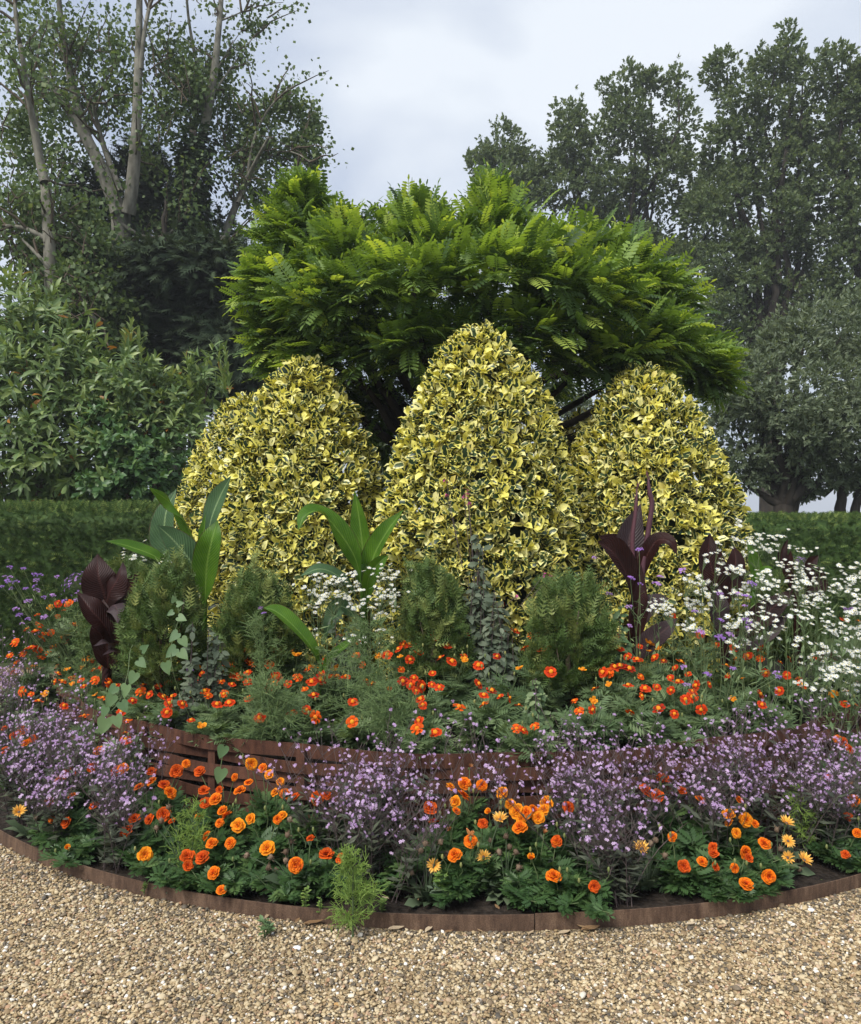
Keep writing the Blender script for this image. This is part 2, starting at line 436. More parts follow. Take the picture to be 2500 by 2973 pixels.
M['feather_b'] = leaf_mat('feathery_grey_green', [(0, (0.12, 0.20, 0.075)), (1, (0.24, 0.33, 0.13))], 0.55, 0.25, 0.3)
M['weed'] = leaf_mat('weed_leaf', [(0, (0.11, 0.20, 0.04)), (1, (0.24, 0.33, 0.09))], 0.5, 0.25, 0.3)
M['bindweed'] = leaf_mat('heart_leaf', [(0, (0.085, 0.155, 0.065)), (1, (0.15, 0.23, 0.10))], 0.5, 0.18, 0.35)
M['sage'] = leaf_mat('sage_leaf', [(0, (0.080, 0.108, 0.072)), (0.7, (0.128, 0.162, 0.108)), (1, (0.20, 0.235, 0.16))], 0.65, 0.28, 0.25)
M['magenta'] = leaf_mat('magenta_flower', [(0, (0.45, 0.05, 0.22)), (1, (0.62, 0.12, 0.36))], 0.6, 0.1, 0.2)
M['canna_green'] = canna_mat('green_canna_leaf', (0.050, 0.125, 0.014), (0.100, 0.210, 0.022), (0.15, 0.26, 0.05), 0.30, 0.36, (0.075, 0.045, 0.025))
M['canna_blue'] = canna_mat('blue_green_canna_leaf', (0.045, 0.090, 0.042), (0.075, 0.140, 0.060), (0.18, 0.26, 0.12), 0.10, 0.36, (0.085, 0.060, 0.035))
M['canna_dark'] = canna_mat('bronze_canna_leaf', (0.014, 0.004, 0.004), (0.034, 0.010, 0.008), (0.046, 0.015, 0.013), 0.14, 0.45)
M['canna_grey'] = canna_mat('grey_bronze_canna_leaf', (0.030, 0.018, 0.021), (0.056, 0.038, 0.040), (0.07, 0.04, 0.04), 0.06, 0.42)
M['canna_spike'] = leaf_mat('canna_spike', [(0, (0.070, 0.026, 0.038)), (1, (0.14, 0.055, 0.060))], 0.5, 0.05)
M['bark_pale'] = bark_mat('pale_bark', (0.085, 0.080, 0.062), (0.24, 0.225, 0.185))
M['bark_dark'] = bark_mat('dark_bark', (0.018, 0.015, 0.012), (0.055, 0.045, 0.035))
M['bark_mid'] = bark_mat('brown_bark', (0.045, 0.036, 0.026), (0.13, 0.10, 0.07))
M['soil'] = ground_mat('dark_soil', [(0.3, (0.012, 0.009, 0.007)), (0.7, (0.045, 0.034, 0.026))], 38, 1.0)
M['grass'] = ground_mat('rough_grass', [(0.3, (0.030, 0.050, 0.016)), (0.7, (0.065, 0.090, 0.030))], 3.0, 0.5)
M['gravel_base'] = ground_mat('gravel_bed', [(0.0, (0.09, 0.068, 0.045)), (0.4, (0.26, 0.195, 0.11)), (0.8, (0.40, 0.31, 0.18)), (1.0, (0.52, 0.44, 0.30))], 3.0, 0.9, 0.9, vor=85)
M['rust'] = rust_mat('weathered_steel', (0.042, 0.020, 0.014), (0.088, 0.038, 0.024), (0.155, 0.068, 0.040))
M['rust_edge'] = rust_mat('weathered_edging', (0.050, 0.030, 0.021), (0.105, 0.064, 0.042), (0.20, 0.13, 0.085))
M['dry'] = leaf_mat('dry_leaf', [(0, (0.20, 0.115, 0.055)), (0.6, (0.36, 0.25, 0.14)), (1, (0.50, 0.40, 0.27))], 0.7, 0.1, 0.2, (1, 1, 1))

def pebble_mat():
    m, nt, N, L, out = new_mat('pebble')
    a = attr(nt, 'tone', 'INSTANCER')
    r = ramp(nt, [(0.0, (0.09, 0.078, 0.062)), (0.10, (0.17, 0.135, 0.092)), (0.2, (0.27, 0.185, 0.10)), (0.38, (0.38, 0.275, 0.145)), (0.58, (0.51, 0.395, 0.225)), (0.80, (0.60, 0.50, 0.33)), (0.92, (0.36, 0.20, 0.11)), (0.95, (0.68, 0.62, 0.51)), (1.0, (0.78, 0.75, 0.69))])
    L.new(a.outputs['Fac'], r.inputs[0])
    tc = N.new('ShaderNodeNewGeometry'); n = N.new('ShaderNodeTexNoise'); n.inputs['Scale'].default_value = 1.6; n.inputs['Detail'].default_value = 6
    L.new(tc.outputs['Position'], n.inputs['Vector'])
    hv = N.new('ShaderNodeHueSaturation'); L.new(r.outputs[0], hv.inputs['Color'])
    mr = N.new('ShaderNodeMapRange'); mr.inputs['From Min'].default_value = 0.3; mr.inputs['From Max'].default_value = 0.7; mr.inputs['To Min'].default_value = 0.78; mr.inputs['To Max'].default_value = 1.12
    L.new(n.outputs['Fac'], mr.inputs[0]); L.new(mr.outputs[0], hv.inputs['Value'])
    leaf_finish(nt, hv.outputs[0], out, 0.62, 0, 0.35)
    return m
M['pebble'] = pebble_mat()

# ------------------------------------------------------------------ leaf and flower shapes (length along +Y, upper face +Z)
def leaf_tpl(rows, fold=0.25):
    """rows: (y, half width, z) between a pointed base and the tip (last row is the tip)"""
    v = [(0, 0, 0)]; uv = [(0, 0)]
    wm = max(r[1] for r in rows[:-1])
    for y, w, z in rows[:-1]:
        v += [(-w, y, z + fold * w), (0, y, z), (w, y, z + fold * w)]; uv += [(-1, y), (0, y), (1, y)]
    y, w, z = rows[-1]; v.append((0, y, z)); uv.append((0, 1))
    n = len(rows) - 1; f = [(0, 2, 1), (0, 3, 2)]
    for k in range(n - 1):
        a, b = 1 + 3 * k, 4 + 3 * k
        f += [(a, a + 1, b + 1, b), (a + 1, a + 2, b + 2, b + 1)]
    a, t = 1 + 3 * (n - 1), len(v) - 1
    f += [(a, a + 1, t), (a + 1, a + 2, t)]
    return Tpl(v, f, uv)

def merge(parts):
    """parts: list of (Tpl, P, B(3x3), s)"""
    v, q, t, uv, n = [], [], [], [], 0
    for T, P, B, s in parts:
        v.append(np.asarray(P) + (T.v * s) @ np.asarray(B).T); uv.append(T.uv)
        q.append(T.q + n); t.append(T.t + n); n += len(T.v)
    T = Tpl(np.concatenate(v), [], np.concatenate(uv)); T.q = np.concatenate(q); T.t = np.concatenate(t)
    return T

T_DIAMOND = Tpl([(0, 0, 0), (-.32, .5, .07), (0, 1, 0), (.32, .5, .07)], [(0, 3, 2), (0, 2, 1)], [(0, 0), (-1, .5), (0, 1), (1, .5)])
T_HOLLY = leaf_tpl([(.28, .27, .0), (.70, .26, .02), (1.0, 0, -.10)], 0.4)
T_LAUREL = leaf_tpl([(.30, .125, .03), (.68, .125, 0), (1, 0, -.12)], 0.35)
T_OVAL = leaf_tpl([(.25, .22, .02), (.65, .24, 0), (1, 0, -.08)], 0.3)
T_HEXLEAF = Tpl([(0, 0, 0), (-.24, .35, .04), (.24, .35, .04), (-.22, .75, .02), (.22, .75, .02), (0, 1, -.02)], [(0, 2, 1), (1, 2, 4, 3), (3, 4, 5)], [(0, 0), (-1, .35), (1, .35), (-1, .75), (1, .75), (0, 1)])
T_LANCE = Tpl([(0, 0, 0), (-.20, .45, .05), (0, 1, 0), (.20, .45, .05)], [(0, 3, 2), (0, 2, 1)], [(0, 0), (-1, .5), (0, 1), (1, .5)])
T_NARROW = Tpl([(0, 0, 0), (-.09, .45, .02), (0, 1, 0), (.09, .45, .02)], [(0, 3, 2), (0, 2, 1)], [(0, 0), (-1, .5), (0, 1), (1, .5)])

def pinnate(npairs, leaflet, llen, ang, droop, z_arch, rachis=0.010, term=True, wscale=1.0):
    parts = []
    def mid(y): return A3(0, y, z_arch * (y - y * y * 1.6))
    for k in range(npairs):
        y = 0.16 + 0.80 * k / npairs
        L_ = llen * (0.75 + 0.5 * math.sin(math.pi * (0.2 + 0.7 * k / npairs)))
        for s in (-1, 1):
            d = A3(s * math.sin(ang), math.cos(ang), -droop + 0.05 * math.sin(5.1 * k + s))
            B = basis(d[None], A3(0.25 * s * math.sin(3 * k), 0, 1))[0]
            parts.append((leaflet, mid(y), B, A3(L_ * wscale, L_, L_)))
    if term: parts.append((leaflet, mid(0.96), basis(A3(0, 1, -droop)[None], A3(0, 0, 1))[0], A3(llen * wscale, llen, llen)))
    ys = [0, 0.5, 1.0]; v = []
    for y in ys: v += [mid(y) + A3(-rachis, 0, -0.004), mid(y) + A3(rachis, 0, -0.004)]
    parts.append((Tpl(v, [(0, 1, 3, 2), (2, 3, 5, 4)], [(0, .5)] * 6), A3(0, 0, 0), np.eye(3), 1.0))
    return merge(parts)

T_OBL = Tpl([(0, 0, 0), (-.25, .42, .05), (-.12, .96, 0), (.12, .96, 0), (.25, .42, .05)], [(0, 4, 1), (1, 4, 3, 2)], [(0, 0), (-1, .4), (-.5, 1), (.5, 1), (1, .4)])
T_ROB = [pinnate(7, T_OBL, 0.25, 1.2, d, a, 0.010, True, .74) for d, a in ((0.15, 0.15), (0.4, 0.3), (0.05, 0.05))]
T_MARI = pinnate(5, T_NARROW, 0.46, 0.85, 0.12, 0.12, 0.008, True, 1.25)
T_MARI_B = pinnate(5, T_NARROW, 0.44, 0.85, 0.10, 0.10, 0.008, True, 1.9)

def yew_spray(n, ln=0.34):
    parts = []
    for k in range(n):
        y = k / n
        for s in (-1, 1):
            d = A3(s * 0.85, 0.65, 0.25)
            tri = Tpl([(-.15, 0, 0), (.15, 0, 0), (0, 1, 0)], [(0, 1, 2)], [(0, 0), (0, 0), (0, 1)])
            parts.append((tri, A3(0, y, 0), basis(d[None], A3(0, 0, 1))[0], ln * (1.0 - 0.35 * y)))
    tri = Tpl([(-.025, 0, 0), (.025, 0, 0), (0, 1.12, 0)], [(0, 1, 2)], [(0, 0), (0, 0), (0, 1)])
    parts.append((tri, A3(0, 0, 0), np.eye(3), 1.0))
    return merge(parts)
T_YEW = yew_spray(4, .46)
T_YEW_S = yew_spray(4, 0.42)

def conifer_spray():
    parts = []
    tri = Tpl([(-.10, 0, 0), (.10, 0, 0), (0, 1, -.08)], [(0, 1, 2)], [(0, 0), (0, 0), (0, 1)])
    for k in range(5):
        for s in (-1, 1):
            parts.append((tri, A3(0, k / 5, 0), basis(A3(s * 0.6, .8, -.1)[None], A3(0, 0, 1))[0], 0.5 - 0.05 * k))
    parts.append((tri, A3(0, 0, 0), np.eye(3), 1.15))
    return merge(parts)
T_CON = conifer_spray()

def petal(w, tipw, curl, lift):
    """notched petal: base, waist, broad rim"""
    v = [(0, 0, 0), (-w * .6, .45, lift), (w * .6, .45, lift), (-w, .85, lift + curl), (0, .80, lift + curl * 1.3 + .04), (w, .85, lift + curl), (-w * .55, 1.0, lift + curl * 1.6), (w * .55, 1.0, lift + curl * 1.6)]
    return Tpl(v, [(0, 2, 1), (1, 2, 4), (1, 4, 3), (2, 5, 4), (3, 4, 6), (4, 5, 7), (4, 7, 6)], [(0, 0), (0, .45), (0, .45), (0, .85), (0, .8), (0, .85), (0, 1), (0, 1)])

def flower_mesh(name, rings, mats, disc=None, seed=0, calyx=True, split=False):
    """rings: (count, radius, tilt, height, petal template, start radius); the flower faces +Z"""
    r = np.random.default_rng(seed); g = Geo()
    for cnt, R, tilt, h, T, r0 in rings:
        a = np.arange(cnt) * 2 * math.pi / cnt + r.uniform(0, 6) + r.uniform(-.12, .12, cnt)
        tl = tilt + r.uniform(-.16, .16, cnt)
        D = np.stack([np.cos(a) * np.cos(tl), np.sin(a) * np.cos(tl), np.sin(tl)], 1)
        Zh = np.stack([-np.cos(a) * np.sin(tl), -np.sin(a) * np.sin(tl), np.cos(tl)], 1) + r.normal(0, .15, (cnt, 3))
        P = np.stack([np.cos(a) * r0, np.sin(a) * r0, np.full(cnt, h)], 1)
        g.inst(T, P, basis(D, Zh), R * r.uniform(.86, 1.1, cnt), r.uniform(0, 1, cnt))
    if disc:
        rad, hh, m = disc; v = [(0, 0, hh)]; t = []; n = 7
        for k in range(n):
            b = k * 6.2832 / n; q = 1 + r.uniform(-.15, .15)
            v.append((math.cos(b) * rad * .62 * q, math.sin(b) * rad * .62 * q, hh * (0.75 + r.uniform(0, .3))))
        for k in range(n):
            b = (k + .5) * 6.2832 / n; v.append((math.cos(b) * rad, math.sin(b) * rad, 0.1 * hh))
        for k in range(n):
            k2 = (k + 1) % n
            t += [(0, 1 + k, 1 + k2), (1 + k, 1 + n + k, 1 + k2), (1 + n + k, 1 + n + k2, 1 + k2)]
        (gd := Geo() if split else g).raw(v, [], t, None, r.uniform(0, 1), 0 if split else m)
    if calyx:
        g.tube([(0, 0, -.62), (0, 0, -.35), (0, 0, -.02)], [.10, .17, .14], 5, .6, len(mats) - 1, cap=False)
    me = g.mesh(name, mats, smooth=False)
    return (me, gd.mesh('flower_centre', mats[disc[2]])) if split else me

P_BROAD = petal(.40, 0, .03, .06)
P_RUFF = petal(.34, 0, .10, .10)
P_SLIM = Tpl([(0, 0, 0), (-.17, .5, .05), (.17, .5, .05), (0, 1, 0.02)], [(0, 2, 1), (1, 2, 3)], [(0, 0), (0, .5), (0, .5), (0, 1)])
P_RAY = Tpl([(-.05, 0, 0), (.05, 0, 0), (-.13, .6, .03), (.13, .6, .03), (0, 1, 0)], [(0, 1, 3, 2), (2, 3, 4)], [(0, 0), (0, 0), (0, .6), (0, .6), (0, 1)])

DOUBLE = []
for i, mk in enumerate(('m_orange', 'm_orange', 'm_gold', 'm_gold', 'm_red', 'm_red')):
    DOUBLE.append(flower_mesh('double_marigold', [(10, 1.0, -.12, 0, P_BROAD, .05), (10, .82, .08, .06, P_RUFF, .05), (8, .62, .30, .11, P_RUFF, .04), (7, .40, .60, .16, P_RUFF, .03), (4, .22, .9, .2, P_RUFF, .02)], [M[mk], M['stem']], None, 30 + i))
M['m_spent'] = petal_mat('withered_petal', (0.20, 0.07, 0.02), (0.34, 0.14, 0.05), (0.42, 0.22, 0.10))
DOUBLE.append(flower_mesh('withered_marigold', [(7, .7, .9, 0, P_SLIM, .08), (6, .6, 1.15, .03, P_SLIM, .05)], [M['m_spent'], M['stem']], None, 44))
DOUBLE.append(flower_mesh('opening_marigold', [(8, .8, .75, 0, P_BROAD, .06), (6, .6, 1.0, .05, P_RUFF, .04)], [M['m_gold'], M['stem']], None, 45))
SINGLE = []
for i, mk in enumerate(('s_red', 's_red', 's_orange', 's_orange', 's_dark', 's_gold')):
    SINGLE.append(flower_mesh('single_marigold', [(7 if i < 5 else 5, 1.0, -.10 if i < 5 else .35, 0, P_BROAD, .06), (4, .66, .15, .05, P_BROAD, .05)], [M[mk], M['s_disc'], M['stem']], (.42, .46, 1), 50 + i, True, True))
DAISY = [flower_mesh('white_daisy', [(13, 1.0, .02 + .12 * i, 0, P_RAY, .10), (9, .8, .10, .02, P_RAY, .1)], [M['white'], M['yellow'], M['stem']], (.26, .18, 1), 70 + i, True) for i in range(2)]
GAZ = [flower_mesh('gazania_flower', [(15, 1.0, t, 0, P_RAY, .12), (12, .9, t + .08, .02, P_RAY, .12)], [M['gazania'], M['brown_head'], M['stem']], (.24, .14, 1), 80 + i, True, True) for i, t in enumerate((.12, .55))]

def star(n):
    parts = []
    for k in range(n):
        a = k * 6.2832 / n
        tri = Tpl([(0, 0, 0), (.30, .75, .06), (-.30, .75, .06), (0, 1, 0)], [(0, 1, 3, 2)], [(0, 0), (0, 1), (0, 1), (0, 1)])
        parts.append((tri, A3(0, 0, 0), basis(A3(math.cos(a), math.sin(a), .15)[None], A3(0, 0, 1))[0], 1.0))
    return merge(parts)
T_STAR = star(5)
def cluster(n, spread, h, s, seed):
    r = np.random.default_rng(seed); parts = []
    for k in range(n):
        d = norm(A3(*(r.normal(0, .6, 2)), 1.0)); rr = math.sqrt(r.uniform(0, 1)) * spread; a = r.uniform(0, 6.28)
        P = A3(rr * math.cos(a), rr * math.sin(a), h * (1 - (rr / max(spread, 1e-6)) ** 2) + r.uniform(-.1, .1) * h)
        X = norm(np.cross(A3(0.3, 1, 0.1), d)); Y = np.cross(d, X)
        parts.append((T_STAR, P, np.stack([X, Y, d], 1), s * r.uniform(.8, 1.2)))
    return merge(parts)
T_LILAC = [cluster(3, .8, .5, .75, 5 + i) for i in range(3)]
T_VERB = [cluster(15, .95, .35, .30, 15 + i) for i in range(3)]

# ------------------------------------------------------------------ the setting
GZ = .032
CX, CY, R1, R2, WALL_Z, SOIL_Z = 0.237, 6.73, 3.665, 3.05, 0.53, 0.44
TH0 = -math.pi / 2
def ringpt(r, th, z=0.0): return A3(CX + r * math.cos(th), CY + r * math.sin(th), z)

g = Geo(); g.raw([(-400, -100, 0), (400, -100, 0), (400, 600, 0), (-400, 600, 0)], [(0, 1, 2, 3)], [], None, .5)
struct(g.build('ground', M['grass']))
g = Geo(); g.raw([(-9, -4, GZ), (9, -4, GZ), (9, 8.6, GZ), (-9, 8.6, GZ)], [(0, 1, 2, 3)], [], None, .5)
path = struct(g.build('gravel_path', M['gravel_base']))

def disc(name, r_in, r_out, z, mat, rough=.012, rings=10, seg=120, skirt=None):
    g = Geo(); v, q = [], []
    rs = np.linspace(r_in, r_out, rings)
    for i, r in enumerate(rs):
        for k in range(seg):
            th = k * 6.28318 / seg; p = ringpt(r, th, z + (U(-rough, rough) if 0 < i < rings - 1 else 0)); v.append(p)
    if skirt is not None:
        for k in range(seg): v.append(ringpt(r_out, k * 6.28318 / seg, skirt))
    for i in range(rings - 1 + (skirt is not None)):
        for k in range(seg):
            k2 = (k + 1) % seg; q.append((i * seg + k, (i + 1) * seg + k, (i + 1) * seg + k2, i * seg + k2))
    g.raw(v, q, [], None, .5)
    return struct(g.build(name, mat))
disc('flower_bed_soil', R2 - .3, R1 - .008, .060, M['soil'], .012, 12)
disc('raised_bed_soil', 0.02, R2 - .05, SOIL_Z, M['soil'], .02, 14, skirt=0.01)

# steel edging: five curved strips butted end to end
edging = thing('steel_edging', 'low rusty steel edging strip curving between gravel and flowers', 'edging', (CX, CY, 0))
NE = 6
for k in range(NE):
    g = Geo(); a0 = TH0 + .045 + k * 6.28318 / NE; a1 = a0 + 6.28318 / NE - .0012
    n = 40; v, q = [], []
    for i in range(n + 1):
        th = a0 + (a1 - a0) * i / n
        ro = R1 + .004 * math.sin(th * 5.0) + (.003 if k % 2 else 0.0); zt = .092 + .004 * math.sin(th * 7 + k)
        for r, z in ((ro, 0.0), (ro, zt), (ro - .006, zt), (ro - .006, 0.0)):
            v.append((r * math.cos(th), r * math.sin(th), z))
    for i in range(n):
        for c in range(4):
            c2 = (c + 1) % 4; q.append((i * 4 + c, (i + 1) * 4 + c, (i + 1) * 4 + c2, i * 4 + c2))
    q += [(0, 1, 2, 3), (n * 4 + 3, n * 4 + 2, n * 4 + 1, n * 4)]
    g.raw(v, q, [], None, U(0, 1)); g.build('edging_strip', M['rust_edge'], edging, smooth=False)

# woven steel wall of the raised bed
wall = thing('woven_steel_planter', 'raised round planter wall woven from rusty steel bands', 'planter', (CX, CY, 0))
NP = 38
def wall_theta(px):
    d = W(px, 2200, 1.0); dx = d[0]
    b = 2 * (dx * -CX - CY); a = dx * dx + 1; c = CX * CX + CY * CY - R2 * R2
    t = (-b - math.sqrt(b * b - 4 * a * c)) / (2 * a)
    return math.atan2(t - CY, t * dx - CX)
TH_POST = wall_theta(617)
NB, BH, PITCH_B = 8, .056, .0625
for k in range(NB):
    g = Geo(); n = NP * 8; v, q = [], []
    zc = WALL_Z - BH / 2 - k * PITCH_B
    hb = BH / 2 + (.006 if k == 0 else 0)
    for i in range(n):
        th = TH_POST + i * 6.28318 / n
        ph = math.cos((th - TH_POST) * NP / 2 + (k % 2) * math.pi)
        w = .021 * ph; tilt = .004 * math.sin(th * 3 + k * 1.7); sag = .004 * math.sin(th * 9 + k * 2.3)
        for dr, dz in ((.003, -hb), (.003, hb), (-.003, hb), (-.003, -hb)):
            r = R2 + w + dr + tilt * (1 if dz > 0 else -1)
            v.append((r * math.cos(th), r * math.sin(th), zc + dz + sag))
    for i in range(n):
        i2 = (i + 1) % n
        for c in range(4):
            c2 = (c + 1) % 4; q.append((i * 4 + c, i2 * 4 + c, i2 * 4 + c2, i * 4 + c2))
    g.raw(v, q, [], None, U(0, 1)); g.build('steel_band', M['rust'], wall, smooth=False)
g = Geo(); g.box((-.009, -.022, 0), (.009, .022, WALL_Z - .012)); post_me = g.mesh('wall_post', M['rust'], smooth=False)
for k in range(NP):
    th = TH_POST + k * 6.28318 / NP
    if math.sin(th) > .35: continue
    p = obj('wall_post', post_me, wall); p.location = (R2 * math.cos(th), R2 * math.sin(th), 0); p.rotation_euler = (0, 0, th)

# gravel: points carrying a scale, a turn and a tone; each is a pebble
def gravel():
    n = 230000
    x = U(-3.0, 3.0, n); y = U(1.75, 4.7, n)
    keep = (np.hypot(x - CX, y - CY) > R1 + .008) & (np.abs(x) < .45 + y * .62) & (U(0, 1, n) < np.clip(1.35 - (y - 2.4) * .22, .5, 1))
    x, y = x[keep], y[keep]; n = len(x)
    s = np.clip(rng.lognormal(math.log(.0044), .30, n), .0022, .012)
    sc3 = np.stack([s * U(.85, 1.5, n), s * U(.75, 1.15, n), s * U(.5, .8, n)], 1)
    P = np.stack([x, y, GZ + sc3[:, 2] * U(.1, 1.3, n)], 1)
    rot = np.stack([U(-.5, .5, n), U(-.5, .5, n), U(0, 6.28, n)], 1)
    me = bpy.data.meshes.new('gravel'); me.vertices.add(n); me.vertices.foreach_set('co', P.astype('f').ravel())
    for nm, ar in (('psize', sc3), ('prot', rot)):
        a = me.attributes.new(nm, 'FLOAT_VECTOR', 'POINT'); a.data.foreach_set('vector', ar.astype('f').ravel())
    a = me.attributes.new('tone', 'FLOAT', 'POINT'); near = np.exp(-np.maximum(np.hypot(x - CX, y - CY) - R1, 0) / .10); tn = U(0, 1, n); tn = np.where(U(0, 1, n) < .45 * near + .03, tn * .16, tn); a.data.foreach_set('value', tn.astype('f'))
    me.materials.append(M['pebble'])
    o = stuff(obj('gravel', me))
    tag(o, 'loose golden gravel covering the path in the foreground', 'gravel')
    nt = bpy.data.node_groups.new('pebbles', 'GeometryNodeTree')
    nt.interface.new_socket('Geometry', in_out='INPUT', socket_type='NodeSocketGeometry')
    nt.interface.new_socket('Geometry', in_out='OUTPUT', socket_type='NodeSocketGeometry')
    N, L = nt.nodes, nt.links
    gi, go = N.new('NodeGroupInput'), N.new('NodeGroupOutput')
    gti = N.new('GeometryNodeGeometryToInstance')
    for k in range(4):
        ico = N.new('GeometryNodeMeshIcoSphere'); ico.inputs['Subdivisions'].default_value = 2; ico.inputs['Radius'].default_value = 1.0
        sp = N.new('GeometryNodeSetPosition')
        no = N.new('ShaderNodeTexNoise'); no.noise_dimensions = '4D'; no.inputs['W'].default_value = 3.7 * k; no.inputs['Scale'].default_value = 1.1; no.inputs['Detail'].default_value = 1
        sub = N.new('ShaderNodeVectorMath'); sub.operation = 'SUBTRACT'; sub.inputs[1].default_value = (.5, .5, .5)
        L.new(no.outputs['Color'], sub.inputs[0])
        ms = N.new('ShaderNodeVectorMath'); ms.operation = 'SCALE'; ms.inputs['Scale'].default_value = 1.5
        L.new(sub.outputs[0], ms.inputs[0])
        L.new(ico.outputs['Mesh'], sp.inputs['Geometry']); L.new(ms.outputs[0], sp.inputs['Offset'])
        sm = N.new('GeometryNodeSetMaterial'); sm.inputs['Material'].default_value = M['pebble']
        ss = N.new('GeometryNodeSetShadeSmooth'); L.new(sp.outputs[0], ss.inputs['Geometry'] if 'Geometry' in ss.inputs else ss.inputs[0])
        L.new(ss.outputs[0], sm.inputs['Geometry']); L.new(sm.outputs[0], gti.inputs[0])
    ip = N.new('GeometryNodeInstanceOnPoints'); ip.inputs['Pick Instance'].default_value = True
    def na(nm):
        a = N.new('GeometryNodeInputNamedAttribute'); a.data_type = 'FLOAT_VECTOR'; a.inputs['Name'].default_value = nm; return a
    L.new(gi.outputs[0], ip.inputs['Points']); L.new(gti.outputs[0], ip.inputs['Instance'])
    ri = N.new('FunctionNodeRandomValue'); ri.data_type = 'INT'; 
    ri.inputs[4].default_value = 0; ri.inputs[5].default_value = 3
    L.new(ri.outputs[2], ip.inputs['Instance Index'])
    e2r = N.new('FunctionNodeEulerToRotation'); L.new(na('prot').outputs['Attribute'], e2r.inputs[0])
    L.new(e2r.outputs[0], ip.inputs['Rotation']); L.new(na('psize').outputs['Attribute'], ip.inputs['Scale'])
    L.new(ip.outputs[0], go.inputs[0])
    md = o.modifiers.new('pebbles', 'NODES'); md.node_group = nt
gravel()

# ------------------------------------------------------------------ hedges
def hedge(label, pts, thick, h, seed, dens, z_var=.02):
    """clipped yew along a line of (x, y) points; slightly bumpy body with a rounded top, covered in short shoots"""
    r = np.random.default_rng(seed)
    pts = np.asarray(pts, float)
    root = thing('yew_hedge', label, 'hedge', (pts[0][0], pts[0][1], 0)); o3 = A3(pts[0][0], pts[0][1], 0)
    prof = [(0, 0), (.02, .5), (0, h * .8), (.06, h - .10), (.20, h - .015), (.5 * thick, h), (thick - .15, h - .02), (thick, h * .8), (thick, 0)]
    g = Geo(); v, q = [], []; n = 40; P, D = [], []
    tot = np.linalg.norm(pts[1] - pts[0]); dv = (pts[1] - pts[0]) / tot; nv = A3(-dv[1], dv[0])   # nv points away from the camera side
    for i in range(n + 1):
        b = pts[0] + dv * tot * i / n
        for off, z in prof:
            v.append(np.r_[b + nv * (off + r.uniform(-.025, .025)), max(0, z + r.uniform(-.02, .02))] - o3)
    m = len(prof)
    for i in range(n):
        for c in range(m - 1): q.append((i * m + c, (i + 1) * m + c, (i + 1) * m + c + 1, i * m + c + 1))
    g.raw(v, q, [], None, .3); g.build('hedge_body', M['hedge'], root)
    g = Geo(); N_ = int(tot * dens)
    s = r.uniform(0, tot, N_); u = r.uniform(0, h + .55, N_)
    on_top = u > h - .06
    off = np.where(on_top, np.clip(u - h + .06, 0, .6), r.normal(0, .018, N_))
    z = np.where(on_top, h - .06 + np.clip(off * 1.2, 0, .06) + r.normal(0, z_var, N_), u)
    nz = np.where(on_top, .9, .25)
    Pp = np.c_[pts[0] + dv * s[:, None] + nv * off[:, None], z] - o3
    Dd = np.c_[-nv[0] * (1 - nz) + dv[0] * r.normal(0, .6, N_), -nv[1] * (1 - nz) + dv[1] * r.normal(0, .6, N_), nz + r.normal(0, .35, N_)]
    Zh = np.c_[np.tile(-nv, (N_, 1)), np.full(N_, .6)] + r.normal(0, .5, (N_, 3))
    g.inst(T_YEW_S, Pp, basis(Dd, Zh), r.uniform(.06, .11, N_), np.clip(r.uniform(0, 1, N_) ** 1.6 + on_top * .15, 0, 1))
    k = int(tot * 9); s = r.uniform(0, tot, k); off = r.uniform(.0, .5, k)          # stray upright shoots
    Pp = np.c_[pts[0] + dv * s[:, None] + nv * off[:, None], np.full(k, h - .03)] - o3
    Dd = np.c_[r.normal(0, .15, (k, 2)), np.ones(k)]
    g.inst(T_YEW, Pp, basis(Dd, r.normal(0, 1, (k, 3))), r.uniform(.04, .13, k), r.uniform(.3, .9, k))
    stuff(g.build('clipped_shoots', M['hedge'], root))
hedge('dark clipped yew hedge at left below the laurel shrubs', [(-6.4, 9.0), (-1.8, 9.2)], 1.0, 1.75, 3, 3200)
hedge('clipped yew hedge at right below the oak trunk', [(2.9, 11.2), (7.4, 10.7)], 1.0, 1.645, 4, 2800, .01)

# ------------------------------------------------------------------ trees
def ball(n, c, rad, shell=.55):
    d = randdir(n); r = U(shell, 1.0, n) ** .6 * (1 + rng.normal(0, .14, n))
    return A3(*c) + d * r[:, None] * np.asarray(rad, float), d

def bend(p0, p1, n=6, sag=0.0, wob=.04):
    p0, p1 = np.asarray(p0, float), np.asarray(p1, float); t = np.linspace(0, 1, n)[:, None]
    L_ = np.linalg.norm(p1 - p0)
    p = p0 + (p1 - p0) * t; p[:, 2] += sag * L_ * np.sin(math.pi * t[:, 0])
    p[1:-1] += rng.normal(0, wob * L_ / n, (n - 2, 3))
    return p

